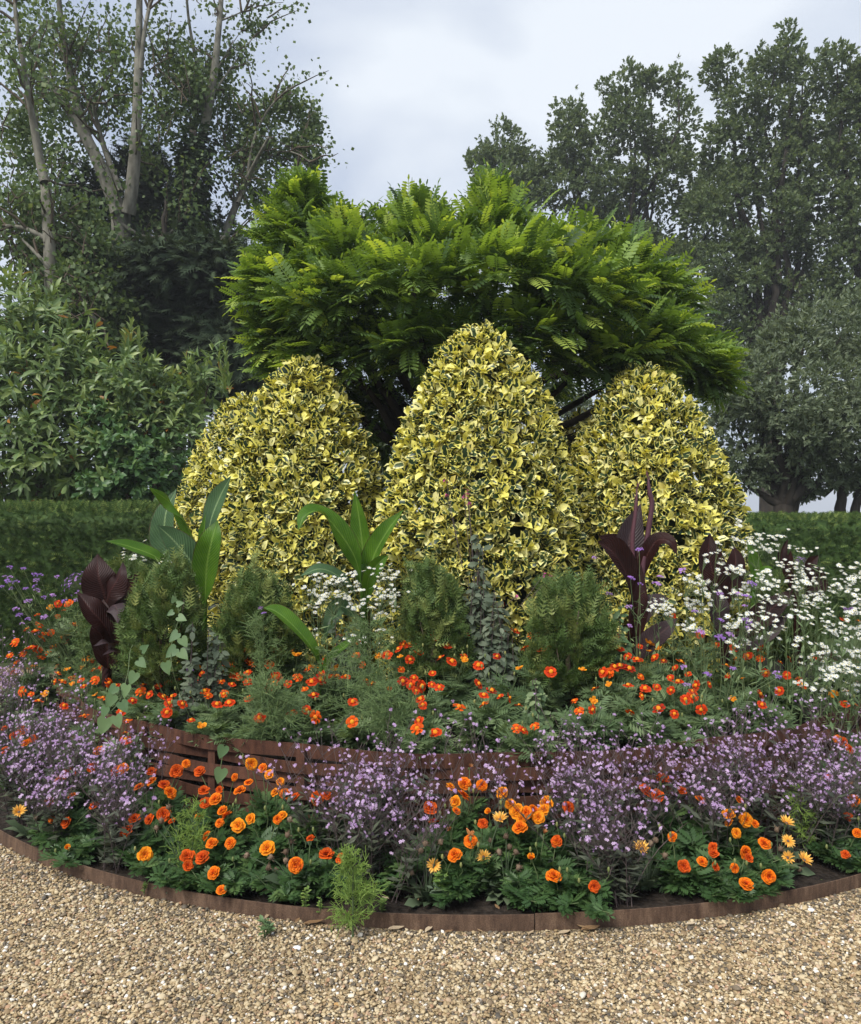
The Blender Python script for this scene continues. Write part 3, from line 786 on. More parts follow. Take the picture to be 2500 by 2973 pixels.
def shoots(P, D, nl, spread, L_, jitter=.3):
    """nl leaves round each shoot tip: returns leaf positions, directions, normals, rank 0..1 along the shoot"""
    n = len(P); D = norm(D)
    h = np.where(np.abs(D[:, 2:3]) > .9, A3(1, 0, 0), A3(0, 0, 1)); X = norm(np.cross(D, h)); Y = np.cross(D, X)
    a = U(0, 6.28, (n, 1)) + np.arange(nl)[None] * 2.4
    k = (np.arange(nl) / max(nl - 1, 1))[None]
    rad = X[:, None] * np.cos(a)[..., None] + Y[:, None] * np.sin(a)[..., None]
    sp = spread * (1.15 - .75 * k) + U(-.2, .2, (n, nl))
    dd = D[:, None] * np.cos(sp)[..., None] + rad * np.sin(sp)[..., None]
    dd = dd + rng.normal(0, jitter * .4, dd.shape)
    pp = P[:, None] + D[:, None] * (k * L_)[..., None]
    nn = D[:, None] * np.sin(sp)[..., None] - rad * np.cos(sp)[..., None] + A3(0, 0, .45)
    return pp.reshape(-1, 3), dd.reshape(-1, 3), nn.reshape(-1, 3), np.broadcast_to(k, (n, nl)).ravel()

def leafy_crown(root, o3, name, mat, clumps, per, T, size, up=.25, nl=6, spread=.9, rank_tone=True, shell=.5):
    g = Geo()
    for c, rad in clumps:
        rad = np.broadcast_to(np.asarray(rad, float), (3,)); vol = float(np.prod(rad)) ** (2 / 3)
        n = max(6, int(per * vol / nl)); m_ = 13
        sc_, sd_ = ball(m_, c, rad * .82, .45)                     # boughs: each its own knot of leaves
        which = rng.integers(0, m_, n); P, d = ball(n, (0, 0, 0), rad * .40, .35)
        P = P * U(.7, 1.15, m_)[which][:, None] + sc_[which]; d = norm(d + sd_[which] * .7)
        D = d + A3(0, 0, up) + rng.normal(0, .35, (n, 3))
        lp, ld, ln, k = shoots(P, D, nl, spread, size * .8)
        keep = lp[:, 2] > .05
        lp, ld, ln, k = lp[keep], ld[keep], ln[keep], k[keep]
        g.inst(T, lp - o3, basis(ld, ln), size * U(.7, 1.2, len(lp)), np.clip(rng.beta(2, 2.6, len(lp)) + (.12 * k if rank_tone else 0), 0, 1))
    return stuff(g.build(name, mat, root))

def limbs(root, o3, mat, segs, trunk_name='trunk'):
    """segs: (name, points, r0, r1)"""
    for nm, pts, r0, r1 in segs:
        g = Geo(); pts = np.asarray(pts, float)
        g.tube(pts - o3, np.linspace(r0, r1, len(pts)), 9, .5, wob=.06)
        g.build(nm, mat, root)

# --- mop-headed robinia in the middle of the bed
def robinia():
    base = A3(.06, 6.95, SOIL_Z); o3 = base
    root = thing('robinia_tree', 'broad mop-headed tree with bright green feathery leaves behind the hollies', 'tree', base)
    fork = A3(.08, 6.95, 2.25)
    limbs(root, o3, M['bark_dark'], [('trunk', bend(base - A3(0, 0, .1), fork, 6, 0, .02), .12, .095)])
    lob = []   # px, py, depth, radius px (x), radius px (z)
    spec = [(850, 640, 6.7, 150, 130), (1010, 720, 6.4, 170, 130), (1230, 650, 6.6, 190, 120), (1430, 610, 6.7, 190, 115), (1640, 680, 6.6, 190, 125), (1800, 760, 6.7, 150, 130), (1900, 880, 6.8, 150, 130),
            (800, 830, 6.5, 150, 110), (770, 970, 6.7, 110, 110), (960, 880, 6.1, 190, 120), (1200, 830, 5.9, 210, 120), (1450, 800, 5.9, 210, 130), (1680, 860, 6.0, 200, 130), (1890, 990, 6.4, 150, 120), (2010, 1040, 6.8, 120, 110), (2050, 1090, 6.8, 90, 60),
            (1000, 1030, 6.3, 180, 110), (1230, 1010, 6.1, 200, 120), (1500, 990, 6.1, 220, 120), (1760, 1040, 6.3, 170, 100), (850, 1080, 6.8, 120, 80),
            (1100, 1180, 7.0, 130, 110), (1300, 1130, 7.6, 200, 120), (1000, 850, 7.6, 300, 200), (1350, 800, 7.9, 350, 220), (1700, 880, 7.7, 280, 200), (1520, 1090, 7.4, 250, 70), (1130, 1290, 7.6, 70, 50), (880, 520, 6.7, 60, 50), (1000, 600, 6.7, 90, 50), (1440, 520, 6.8, 60, 50), (1200, 570, 6.8, 110, 40), (1150, 950, 7.3, 200, 130), (1400, 950, 7.4, 220, 130), (1650, 980, 7.3, 200, 120), (950, 1000, 7.2, 150, 110), (1250, 1050, 7.0, 160, 110), (1800, 1060, 7.2, 150, 90)]
    P_, D_, T_ = [], [], []
    cc = W(1400, 980, 6.9)
    for px, py, d, rx, rz in spec:
        px = px + max(0, 900 - px) * .35
        c = W(px, py + (95 if py < 700 else 55 if py < 800 else 12), d); s = d / F_PX
        rx, rz = max(rx - 62, 35), max(rz - 62, 25); rad = A3(rx * s, min(rx * s, .5), rz * s)
        n = int((30 + 460 * (rx * rz) ** .5 * s * .5) * (.55 if d > 7.15 else 1))
        p, dd = ball(n, c, rad, .45)
        out = norm(p - (cc - A3(0, 0, .6)))
        P_.append(p); D_.append(out * .9 + dd * .5 + A3(0, -.1, .12) + rng.normal(0, .28, p.shape))
    P = np.concatenate(P_); D = norm(np.concatenate(D_))
    pts_c = [W(px, py, d) for px, py, d, rx, rz in spec[:24]]
    for i, c in enumerate(pts_c):
        g = Geo(); g.tube(bend(fork - A3(0, 0, U(0, .25)), c, 7, -.05, .12) - o3, np.linspace(.05, .012, 7), 6, .5); g.build('branch', M['bark_dark'], root)
    # each shoot: two or three compound leaves, the youngest at the tip is the palest
    nl = 3
    lp, ld, ln, k = shoots(P, D, nl, .85, .10)
    N_ = len(lp); ld = ld + A3(0, 0, -.10)
    ln = ln * .35 + A3(0, -.15, 1) + rng.normal(0, .2, (N_, 3))
    sz = U(.15, .27, N_)
    tone = np.clip(rng.beta(2.0, 2.4, N_) * .75 + k * U(.0, .55, N_), 0, 1)
    B = basis(ld, ln); var = rng.integers(0, 3, N_)
    # the 300 leaves that show largest: nearest the camera on the outside
    tocam = norm(A3(0, 0, EYE) - lp); outw = ((lp - cc) * tocam).sum(1)
    order = np.argsort(-(outw + U(0, .8, N_))); solo = np.zeros(N_, bool); solo[order[:300]] = True
    g = Geo()
    for q in range(3):
        m_ = (~solo) & (var == q); g.inst(T_ROB[q], lp[m_] - o3, B[m_], sz[m_], tone[m_])
    stuff(g.build('foliage', M['robinia'], root))
    tones = np.linspace(.1, .95, 6); mes = {}
    for q in range(3):
        for j, tn in enumerate(tones):
            gg = Geo(); gg.inst(T_ROB[q], [(0, 0, 0)], np.eye(3)[None], np.ones(1), np.array([tn])); mes[q, j] = gg.mesh('compound_leaf', M['robinia'])
    for i in np.where(solo)[0]:
        place('compound_leaf', mes[int(var[i]), int(np.argmin(abs(tones - tone[i])))], root, lp[i] - o3, B[i], sz[i])
robinia()

# --- variegated hollies
HOLLY_TONES = [.08, .28, .45, .58, .66, .74, .88]
HOLLY_ME = []
for tn in HOLLY_TONES:
    gg = Geo(); gg.inst(T_HOLLY, [(0, 0, 0)], np.eye(3)[None], np.ones(1), np.array([tn])); HOLLY_ME.append(gg.mesh('holly_leaf', M['holly']))
def holly(label, px, d, top_py, half_px, seed, lean=0.0, sharp=1.0, n_shoot=3000):
    r = np.random.default_rng(seed)
    x = W(px, 1700, d)[0]; zt = W(px, top_py, d)[2]; R = half_px * d / F_PX
    base = A3(x, d, SOIL_Z - .02); H = zt - base[2]
    root = thing('holly_bush', label, 'shrub', base, 'clipped variegated hollies')
    g = Geo(); g.tube([(0, 0, -.05), (0, 0, H * .5), (lean * .8, 0, H * .93)], [.05, .035, .01], 7); g.build('trunk', M['bark_mid'], root)
    def prof(t):   # radius over height 0..1
        return R * np.where(t < .30, .93 + .07 * np.sin(t / .30 * 1.57), np.clip(1 - (np.maximum(t - .30, 0) / .70) ** (2.1 * sharp), 0, 1) ** .72)
    n = n_shoot
    t = r.uniform(0, .99, n * 4); t = t[r.uniform(0, 1.15, n * 4) * R < prof(t) + .18 * R][:n]; n = len(t)
    face = math.atan2(-base[1], -base[0])
    a = np.where(r.uniform(0, 1, n) < .72, face + r.uniform(-1.9, 1.9, n), r.uniform(0, 6.283, n))
    lump = 1 + .05 * np.sin(3 * a + seed) * np.sin(7 * t + seed) + .04 * np.sin(8 * a + 11 * t)
    depth = np.abs(r.normal(0, .055, n)) - .012
    rr = np.maximum(prof(t) * lump - depth, .01)
    P = np.stack([rr * np.cos(a) + lean * t, rr * np.sin(a), t * H - .02], 1)
    slope = np.clip((prof(t - .02) - prof(t + .02)) / (.04 * H), -.2, 2.5)
    D = np.stack([np.cos(a), np.sin(a), slope * .9 + .25], 1) + r.normal(0, .35, (n, 3))
    lp, ld, ln, k = shoots(P, D, 5, 1.25, .045)
    N_ = len(lp); ln = ln * .4 + norm(D).repeat(5, 0) * 1.0 + A3(0, 0, .15) + r.normal(0, .38, (N_, 3))
    sz = r.uniform(.054, .086, N_)
    tone_sh = r.uniform(0, 1, n).repeat(5)
    tone = np.clip(.35 * tone_sh + .65 * r.uniform(0, 1, N_) + .05, 0, .999)
    B = basis(ld, ln)
    tocam = norm(A3(0, 0, EYE) - (lp + base)); hn = norm(np.c_[lp[:, :2] - A3(0, 0)[:2], np.zeros(N_)])
    front = (hn * tocam).sum(1) + .25 * (depth.repeat(5) < 0) + r.uniform(0, .5, N_)
    solo = np.zeros(N_, bool); solo[np.argsort(-front)[:300]] = True
    g = Geo(); g.inst(T_HOLLY, lp[~solo], B[~solo], sz[~solo], tone[~solo]); stuff(g.build('foliage', M['holly'], root))
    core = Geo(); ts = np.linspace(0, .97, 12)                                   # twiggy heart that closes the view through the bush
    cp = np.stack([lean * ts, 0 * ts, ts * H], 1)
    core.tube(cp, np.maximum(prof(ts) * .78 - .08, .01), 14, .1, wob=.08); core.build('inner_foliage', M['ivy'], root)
    for i in np.where(solo)[0]:
        place('holly_leaf', HOLLY_ME[int(np.argmin(abs(np.array(HOLLY_TONES) - tone[i])))], root, lp[i], B[i], sz[i])
holly('tallest yellow-edged holly cone standing in the middle', 1405, 5.35, 955, 268, 21, -.05)
holly('yellow-edged holly cone left of the middle one, behind the green canna leaves', 872, 5.85, 1050, 235, 22, .02)
holly('yellow-edged holly cone at right behind the dark canna spikes', 1885, 5.95, 1068, 248, 23, -.05)
holly('yellow-edged holly at far left, half hidden behind its neighbour', 722, 6.9, 1150, 205, 24, .0, 1.0, 1900)
holly('shadowed yellow-edged holly squeezed in behind the middle and right ones', 1690, 7.2, 1205, 190, 25, 0.0, 1.0, 1500)

# --- far trees on the right: holm oaks
def oak(label, trunk_px, d, base_r, clumps, mat, per, size, T=T_DIAMOND, nl=6, cat='tree', name='holm_oak', bark='bark_dark', extra=()):
    bx = W(trunk_px, 1500, d); base = A3(bx[0], d, 0)
    root = thing(name, label, cat, base)
    cl = [(W(px, py, d + dd), (rx * d / F_PX, min(rx, 190) * d / F_PX, rz * d / F_PX)) for px, py, dd, rx, rz in clumps]
    top = max(c[2] for c, _ in cl)
    low = min(c[2] for c, _ in cl)
    fork = base + A3(0, 0, max(low * .8, 1.2))
    limbs(root, base, M[bark], [('trunk', bend(base - A3(0, 0, .1), fork, 5, 0, .03), base_r, base_r * .75)])
    for c, rad in cl:
        g = Geo(); g.tube(bend(fork + A3(0, 0, U(-.3, .5)), c, 7, -.03, .15) - base, np.linspace(base_r * .42, .025, 7), 6, .5); g.build('branch', M[bark], root)
    for px0, py0, px1, py1, r0 in extra:
        g = Geo(); g.tube(bend(W(px0, py0, d), W(px1, py1, d), 6, .02, .1) - base, np.linspace(r0, r0 * .5, 6), 7, .5); g.build('branch', M[bark], root)
    leafy_crown(root, base, 'crown', M[mat], cl, per, T, size, .35, nl, .8, shell=.12)
    return root

oak('small-topped holm oak at the left end of the far right row', 1500, 30, .22,
    [(1450, 420, 0, 75, 70), (1400, 480, 0, 60, 55), (1490, 480, 0, 70, 60), (1560, 520, 0, 90, 60), (1640, 560, -1, 100, 70), (1480, 560, 0, 100, 70)], 'oak', 3000, .13)
oak('holm oak with narrow upright tops left of the tallest oak', 1800, 29, .35,
    [(1650, 330, 0, 60, 70), (1640, 430, 0, 85, 80), (1720, 460, 0, 90, 90), (1815, 250, 0, 60, 70), (1890, 270, 0, 50, 75), (1970, 260, 0, 40, 70), (1830, 360, 0, 100, 90), (1930, 380, 0, 100, 90), (1760, 560, 0, 130, 100), (1900, 520, 0, 120, 110), (1850, 680, 0, 150, 110), (1950, 800, 0, 130, 110), (2000, 930, 0, 130, 100), (2080, 560, 1, 120, 110), (2020, 670, 1, 120, 110), (2020, 1050, 0, 130, 90)], 'oak', 2500, .135)
oak('tallest holm oak on the far right against the clouds', 2240, 26, .42,
    [(2290, 130, 0, 60, 80), (2250, 210, 0, 80, 80), (2330, 240, 0, 90, 100), (2110, 210, 0, 70, 70), (2160, 300, 0, 90, 90), (2250, 370, 0, 120, 110), (2370, 380, 0, 110, 110), (2130, 430, 0, 110, 100), (2250, 520, 0, 130, 100), (2120, 600, 0, 120, 100), (2370, 540, 0, 120, 100), (2230, 680, 0, 140, 100), (2100, 760, 0, 120, 90), (2350, 700, 0, 130, 110), (2200, 840, 0, 140, 100), (2090, 930, 0, 110, 90), (2320, 850, 0, 130, 100), (2180, 990, 0, 120, 80)], 'oak', 2400, .13)
oak('holm oak cut off by the right edge of the picture', 2560, 25, .4,
    [(2430, 200, 0, 60, 75), (2480, 250, 0, 60, 70), (2540, 240, 0, 80, 80), (2450, 330, 0, 90, 90), (2540, 400, 0, 110, 110), (2460, 480, 0, 100, 100), (2560, 560, 0, 120, 110), (2460, 650, 0, 110, 110), (2560, 740, 0, 120, 110), (2470, 820, 0, 110, 100), (2580, 900, 0, 120, 110), (2480, 960, 0, 110, 90)], 'oak', 2400, .13)
oak('rounded grey-green oak above the right hedge, its dark trunk bare at the base', 2275, 15.5, .24,
    [(2330, 1010, 0, 150, 110), (2450, 960, .5, 130, 110), (2230, 1080, -.3, 120, 90), (2170, 1150, -.3, 110, 80), (2250, 1180, -.6, 150, 90), (2390, 1130, -.6, 150, 110), (2140, 1240, 0, 90, 70), (2280, 1290, -.3, 150, 80), (2420, 1270, -.3, 140, 100), (2520, 1100, 0, 130, 150), (2530, 1300, 0, 120, 130), (2180, 1330, 0, 100, 60), (2350, 1380, .3, 120, 60), (2450, 1400, .3, 100, 60), (2230, 1385, 0, 60, 40), (2150, 1390, 0, 50, 35)],
    'oak_grey', 5200, .115, T_LANCE, 7, name='grey_oak', extra=[(2300, 1500, 2335, 1380, .09), (2440, 1500, 2440, 1380, .12), (2480, 1500, 2500, 1380, .1), (2200, 1370, 2110, 1420, .03), (2230, 1360, 2160, 1430, .025)])
oak('pale holm oak seen through the gap between the hollies', 1130, 27, .3,
    [(1110, 1440, 0, 90, 70), (1080, 1380, 0, 90, 60), (1160, 1470, 0, 70, 60), (1620, 1180, 0, 90, 60), (1560, 1150, 0, 90, 50), (1640, 1240, 0, 80, 60), (1120, 1330, 0, 80, 50)], 'oak_grey', 2600, .13)

# --- far trees on the left: poplars with pale limbs, a dark conifer, an ivy-clad trunk
def poplar(label, d, segs, twig_n, leaf_n, clumps, seed):
    p0 = W(segs[0][0][0], segs[0][0][1], d); base = A3(p0[0], d, 0)
    root = thing('poplar_tree', label, 'tree', base)
    tips = []
    for i, (a, b, c, r0, r1) in enumerate(segs):
        pa, pb, pc = W(*a, d), W(*b, d + U(-.4, .4)), W(*c, d + U(-.8, .8))
        t = np.linspace(0, 1, 9)[:, None]
        pts = (1 - t) ** 2 * pa + 2 * t * (1 - t) * (2 * pb - .5 * pa - .5 * pc) + t ** 2 * pc
        if i == 0: pts = np.concatenate([[base - A3(0, 0, .1)], pts])
        g = Geo(); g.tube(pts - base, np.linspace(r0, r1, len(pts)), 9, .5, wob=.05)
        g.build('trunk' if i == 0 else 'limb', M['bark_pale'], root)
        for _ in range(twig_n):
            s = int(rng.integers(3, len(pts))); dirn = norm(pts[s] - pts[s - 1]) + rng.normal(0, .55, 3); L_ = U(.6, 1.7)
            tips.append((pts[s], pts[s] + norm(dirn) * L_))
    g = Geo(); gl = Geo(); LP, LD = [], []
    for c in clumps:
        px, py, dd, rx, rz, n = c
        cc = W(px, py, d + dd); rad = A3(rx, rx, rz) * d / F_PX
        n = int(n * 1.8); P, dd_ = ball(n, cc + A3(0, .5, 0), rad * 1.05, .0)
        for _ in range(max(2, n // 130)):
            e = cc + randdir(1)[0] * rad * U(.4, 1); s_ = cc + rng.normal(0, .5, 3) * rad * .6 - A3(0, 0, rad[2] * .6)
            b_ = bend(s_, e, 5, .05, .2); g.tube(b_ - base, np.linspace(.016, .005, 5), 4, .4, cap=False)
        LP.append(P); LD.append(rng.normal(0, 1, P.shape) + A3(.25, 0, -.35))
    for a, b in tips:
        b_ = bend(a, b, 6, .04, .15); g.tube(b_ - base, np.linspace(.028, .006, 6), 4, .4, cap=False)
        n = leaf_n; k = rng.integers(2, 6, n)
        P = b_[k] + rng.normal(0, .16, (n, 3)); LP.append(P); LD.append(rng.normal(0, 1, (n, 3)) + A3(.25, 0, -.35))
    g.build('twigs', M['bark_mid'], root)['kind'] = 'stuff'
    P = np.concatenate(LP); D = np.concatenate(LD)
    gl.inst(T_DIAMOND, P - base, basis(D, rng.normal(0, 1, P.shape)), A3(1.5, 1, 1)[None] * (U(.065, .115, len(P)))[:, None], rng.beta(2, 2.5, len(P)))
    stuff(gl.build('foliage', M['poplar'], root))

poplar('pale-barked poplar with trunks forking in a V, left of the ivy column', 16.6,
       [((355, 900), (352, 740), (350, 600), .21, .19), ((345, 620), (250, 400), (130, 230), .17, .07), ((372, 620), (395, 380), (405, -60), .15, .06), ((270, 440), (205, 230), (165, -60), .11, .05), ((350, 560), (300, 420), (270, 300), .08, .03), ((340, 640), (440, 690), (520, 650), .05, .02), ((410, 200), (425, 60), (460, -60), .05, .03)],
       9, 50, [(60, 90, 0, 120, 140, 520), (190, 110, 0, 110, 140, 480), (310, 110, 0, 100, 140, 430), (110, 260, 0, 120, 120, 420), (230, 260, .4, 90, 120, 260), (330, 260, .4, 70, 120, 260), (470, 130, 0, 90, 130, 620), (540, 210, 0, 80, 100, 520), (460, 300, 0, 80, 100, 420), (40, 440, 0, 100, 130, 460), (150, 430, .4, 90, 110, 300), (70, 600, 0, 110, 110, 460), (400, 420, .5, 60, 110, 200)], 31)
poplar('leaning poplar with bare top twigs and an airy crown beside the sky', 17.5,
       [((520, 1000), (545, 650), (590, 380), .16, .10), ((590, 390), (625, 180), (645, -60), .10, .05), ((600, 300), (690, 170), (780, 50), .025, .006), ((610, 240), (660, 150), (715, 70), .02, .005), ((640, 60), (690, 40), (730, 20), .02, .006), ((640, 720), (700, 560), (780, 400), .10, .03), ((690, 590), (790, 450), (900, 470), .04, .01), ((560, 900), (600, 800), (650, 690), .12, .10), ((720, 500), (760, 350), (850, 250), .04, .012), ((610, 330), (560, 130), (540, -40), .05, .02)],
       4, 30, [(720, 300, 0, 80, 60, 430), (820, 270, 0, 80, 50, 480), (890, 330, 0, 50, 70, 360), (760, 400, 0, 100, 70, 560), (860, 400, 0, 70, 60, 360), (690, 430, 0, 80, 70, 380), (720, 530, 0, 100, 60, 430), (840, 520, 0, 80, 50, 330), (900, 440, 0, 40, 50, 170), (650, 350, 0, 60, 90, 260), (780, 620, 0, 90, 50, 210), (560, 260, 0, 60, 120, 520), (610, 160, 0, 60, 90, 380), (690, 120, 0, 40, 40, 60), (720, 30, 0, 40, 25, 70), (640, 240, 0, 40, 80, 170)], 32)
poplar('slender poplar near the left edge rising from behind the laurels', 14.0,
       [((150, 900), (140, 640), (130, 520), .12, .09), ((130, 530), (100, 380), (60, 130), .09, .04), ((60, 140), (45, 40), (40, -60), .04, .025), ((140, 700), (60, 660), (-20, 660), .05, .02), ((160, 800), (90, 720), (0, 640), .04, .015), ((300, 960), (250, 900), (200, 860), .05, .03)],
       6, 60, [(60, 700, 0, 110, 90, 560), (170, 690, 0, 110, 80, 560), (90, 800, -.3, 110, 80, 560), (210, 790, -.3, 110, 80, 640), (250, 700, 0, 90, 90, 480), (270, 870, -.3, 100, 70, 480), (170, 880, -.3, 120, 70, 560), (330, 960, -.3, 70, 60, 220), (30, 560, 0, 90, 80, 380), (190, 590, 0, 80, 70, 330), (20, 330, 0, 70, 100, 300)], 33)

def conifer():
    d = 15.4; base = A3(W(470, 1500, d)[0], d, 0)
    root = thing('conifer_tree', 'dense dark conifer filling the shade between poplars and robinia', 'tree', base)
    limbs(root, base, M['bark_dark'], [('trunk', [base - A3(0, 0, .1), base + A3(0, 0, 3), base + A3(.1, 0, 5.2)], .28, .05)])
    cl = [(600, 900, 180, 110), (450, 960, 170, 110), (700, 1010, 110, 110), (560, 1060, 200, 90), (380, 860, 120, 110), (330, 1020, 100, 90), (620, 780, 140, 90), (480, 780, 140, 90), (690, 880, 90, 90), (720, 780, 50, 60), (440, 690, 100, 90), (370, 560, 90, 110), (300, 680, 70, 110), (250, 560, 60, 80), (480, 580, 70, 100), (420, 470, 60, 80), (640, 690, 60, 60), (250, 1030, 90, 70), (690, 1110, 120, 60), (490, 1140, 180, 60)]
    g = Geo()
    for px, py, rx, rz in cl:
        dc = d + U(-.5, .8) + (3.0 if py < 760 else 0); c = W(px, py, dc); s = dc / F_PX; n = int(.062 * rx * rz) + 80
        P, dd = ball(n, c, (rx * s, min(rx, 120) * s, rz * s), .3)
        D = dd * A3(1, 1, .3) + A3(0, -.35, -.35) + rng.normal(0, .35, P.shape)
        g.inst(T_CON, P - base, basis(D, A3(0, -.5, 1) + rng.normal(0, .4, P.shape)), U(.24, .46, n), rng.beta(2, 3, n))
    stuff(g.build('crown', M['conifer'], root))
    for px, py, rx, rz in cl[::2]:
        gg = Geo(); e = W(px, py, d); st = base + A3(0, 0, max(.8, e[2] - .8)); gg.tube(bend(st, e, 5, .03, .1) - base, np.linspace(.06, .015, 5), 5, .5); gg.build('branch', M['bark_dark'], root)
conifer()

def ivy_column():
    d = 17.0; a, b = W(570, 1040, d), W(560, 420, d); base = A3(a[0], d, 0)
    root = thing('ivy_clad_tree', 'tall dead trunk wrapped in dark ivy beside the gap of sky', 'tree', base)
    limbs(root, base, M['bark_dark'], [('trunk', [base - A3(0, 0, .1), a, b + A3(0, 0, .3)], .22, .08)])
    g = Geo()
    for t in np.linspace(0, 1, 16):
        c = a + (b - a) * t; w = .58 * (1 - .45 * t) * U(.8, 1.2)
        n = 430; P, dd = ball(n, c + A3(U(-.12, .12), 0, 0), (w, w, .5), .35)
        D = dd + A3(0, 0, -.6) + rng.normal(0, .3, P.shape)
        g.inst(T_HEXLEAF, P - base, basis(D, dd + A3(0, 0, .5)), A3(1.5, 1, 1)[None] * U(.08, .15, n)[:, None], rng.beta(2, 3, n))
    stuff(g.build('ivy', M['ivy'], root))
ivy_column()

# --- laurel shrubs behind the left hedge
def laurel(label, px, d, clumps, mat, T, size, per, cat='shrub', name='laurel_shrub', tips=()):
    base = A3(W(px, 1500, d)[0], d, 0)
    root = thing(name, label, cat, base)
    cl = [(W(x, y, d + dd), (rx * d / F_PX, min(rx, 150) * d / F_PX, rz * d / F_PX)) for x, y, dd, rx, rz in clumps]
    for c, rad in cl:
        g = Geo(); g.tube(bend(base + A3(U(-.2, .2), U(-.2, .2), 0), c, 6, 0, .15) - base, np.linspace(.045, .012, 6), 6, .5); g.build('stem', M['bark_mid'], root)
    g = Geo()
    for c, rad in cl:
        vol = float(np.prod(rad)) ** (2 / 3); n = int(per * vol)
        P, dd = ball(n, c, rad, .35)
        D = dd * .8 + A3(0, -.15, .55) + rng.normal(0, .35, P.shape)
        lp, ld, ln, k = shoots(P, D, 9, 1.05, size * .9)
        ld = ld + A3(0, 0, -.28)
        keep = lp[:, 2] > .1; n_ = keep.sum()
        g.inst(T, lp[keep] - base, basis(ld[keep], ln[keep]), size * U(.7, 1.15, n_), np.where(U(0, 1, n_) > .992, 1.0, np.clip(rng.beta(2, 2.6, n_) + .15 * k[keep], 0, .93)))
    for x, y, L_ in tips:                                    # upright leading shoots
        p1 = W(x, y, d); p0 = p1 - A3(U(-.08, .08), 0, L_)
        g2 = bend(p0, p1, 6, 0, .05)
        for s in range(6):
            lp, ld, ln, k = shoots(g2[s][None], (p1 - p0)[None], 5, .75, size * .5)
            g.inst(T, lp - base, basis(ld, ln), size * U(.6, 1, 5), U(.5, 1.0, 5))
    stuff(g.build('foliage', M[mat], root))
laurel('tall pale-tipped laurel with long leaves at the left edge above the hedge', 60, 11.5,
       [(40, 920, 0, 130, 90), (110, 1010, 0, 140, 90), (-40, 1020, 0, 120, 120), (60, 1120, -.2, 150, 100), (190, 1080, -.2, 110, 90), (150, 1210, -.3, 140, 90), (20, 1240, -.3, 130, 90), (240, 1190, -.2, 100, 80), (90, 1330, -.4, 150, 80), (220, 1320, -.4, 110, 80), (-30, 1370, -.3, 110, 70), (40, 1430, .3, 140, 60), (200, 1430, .3, 130, 60), (120, 1450, .6, 160, 60), (300, 1440, .6, 100, 60)],
       'laurel', T_LAUREL, .215, 200, tips=[(60, 800, .5), (30, 830, .5), (110, 860, .4), (150, 900, .4), (-10, 850, .4), (200, 960, .4), (250, 1000, .4)])
laurel('laurel with upright shoots between the tall laurel and the hollies', 400, 11.2,
       [(350, 1080, 0, 90, 70), (390, 1140, 0, 100, 80), (320, 1180, 0, 90, 80), (430, 1220, 0, 100, 80), (500, 1180, .2, 80, 70), (480, 1280, 0, 100, 70), (350, 1270, -.2, 100, 80), (560, 1130, .3, 60, 60), (610, 1090, .4, 50, 70), (330, 1390, -.2, 110, 70), (540, 1240, .2, 80, 80)],
       'laurel', T_LAUREL, .185, 230, tips=[(380, 960, .45), (365, 985, .4), (405, 1000, .4), (450, 1060, .3), (545, 1060, .4), (655, 1030, .55), (640, 1060, .4), (500, 1100, .3)])
laurel('bright green elder-like shrub just above the left hedge top', 400, 10.6,
       [(330, 1300, 0, 70, 60), (400, 1330, 0, 90, 70), (450, 1400, 0, 90, 60), (370, 1420, 0, 100, 50), (300, 1230, .1, 50, 50), (480, 1330, .2, 60, 60), (300, 1430, 0, 60, 40)],
       'laurel_b', T_OVAL, .125, 330, name='elder_shrub')

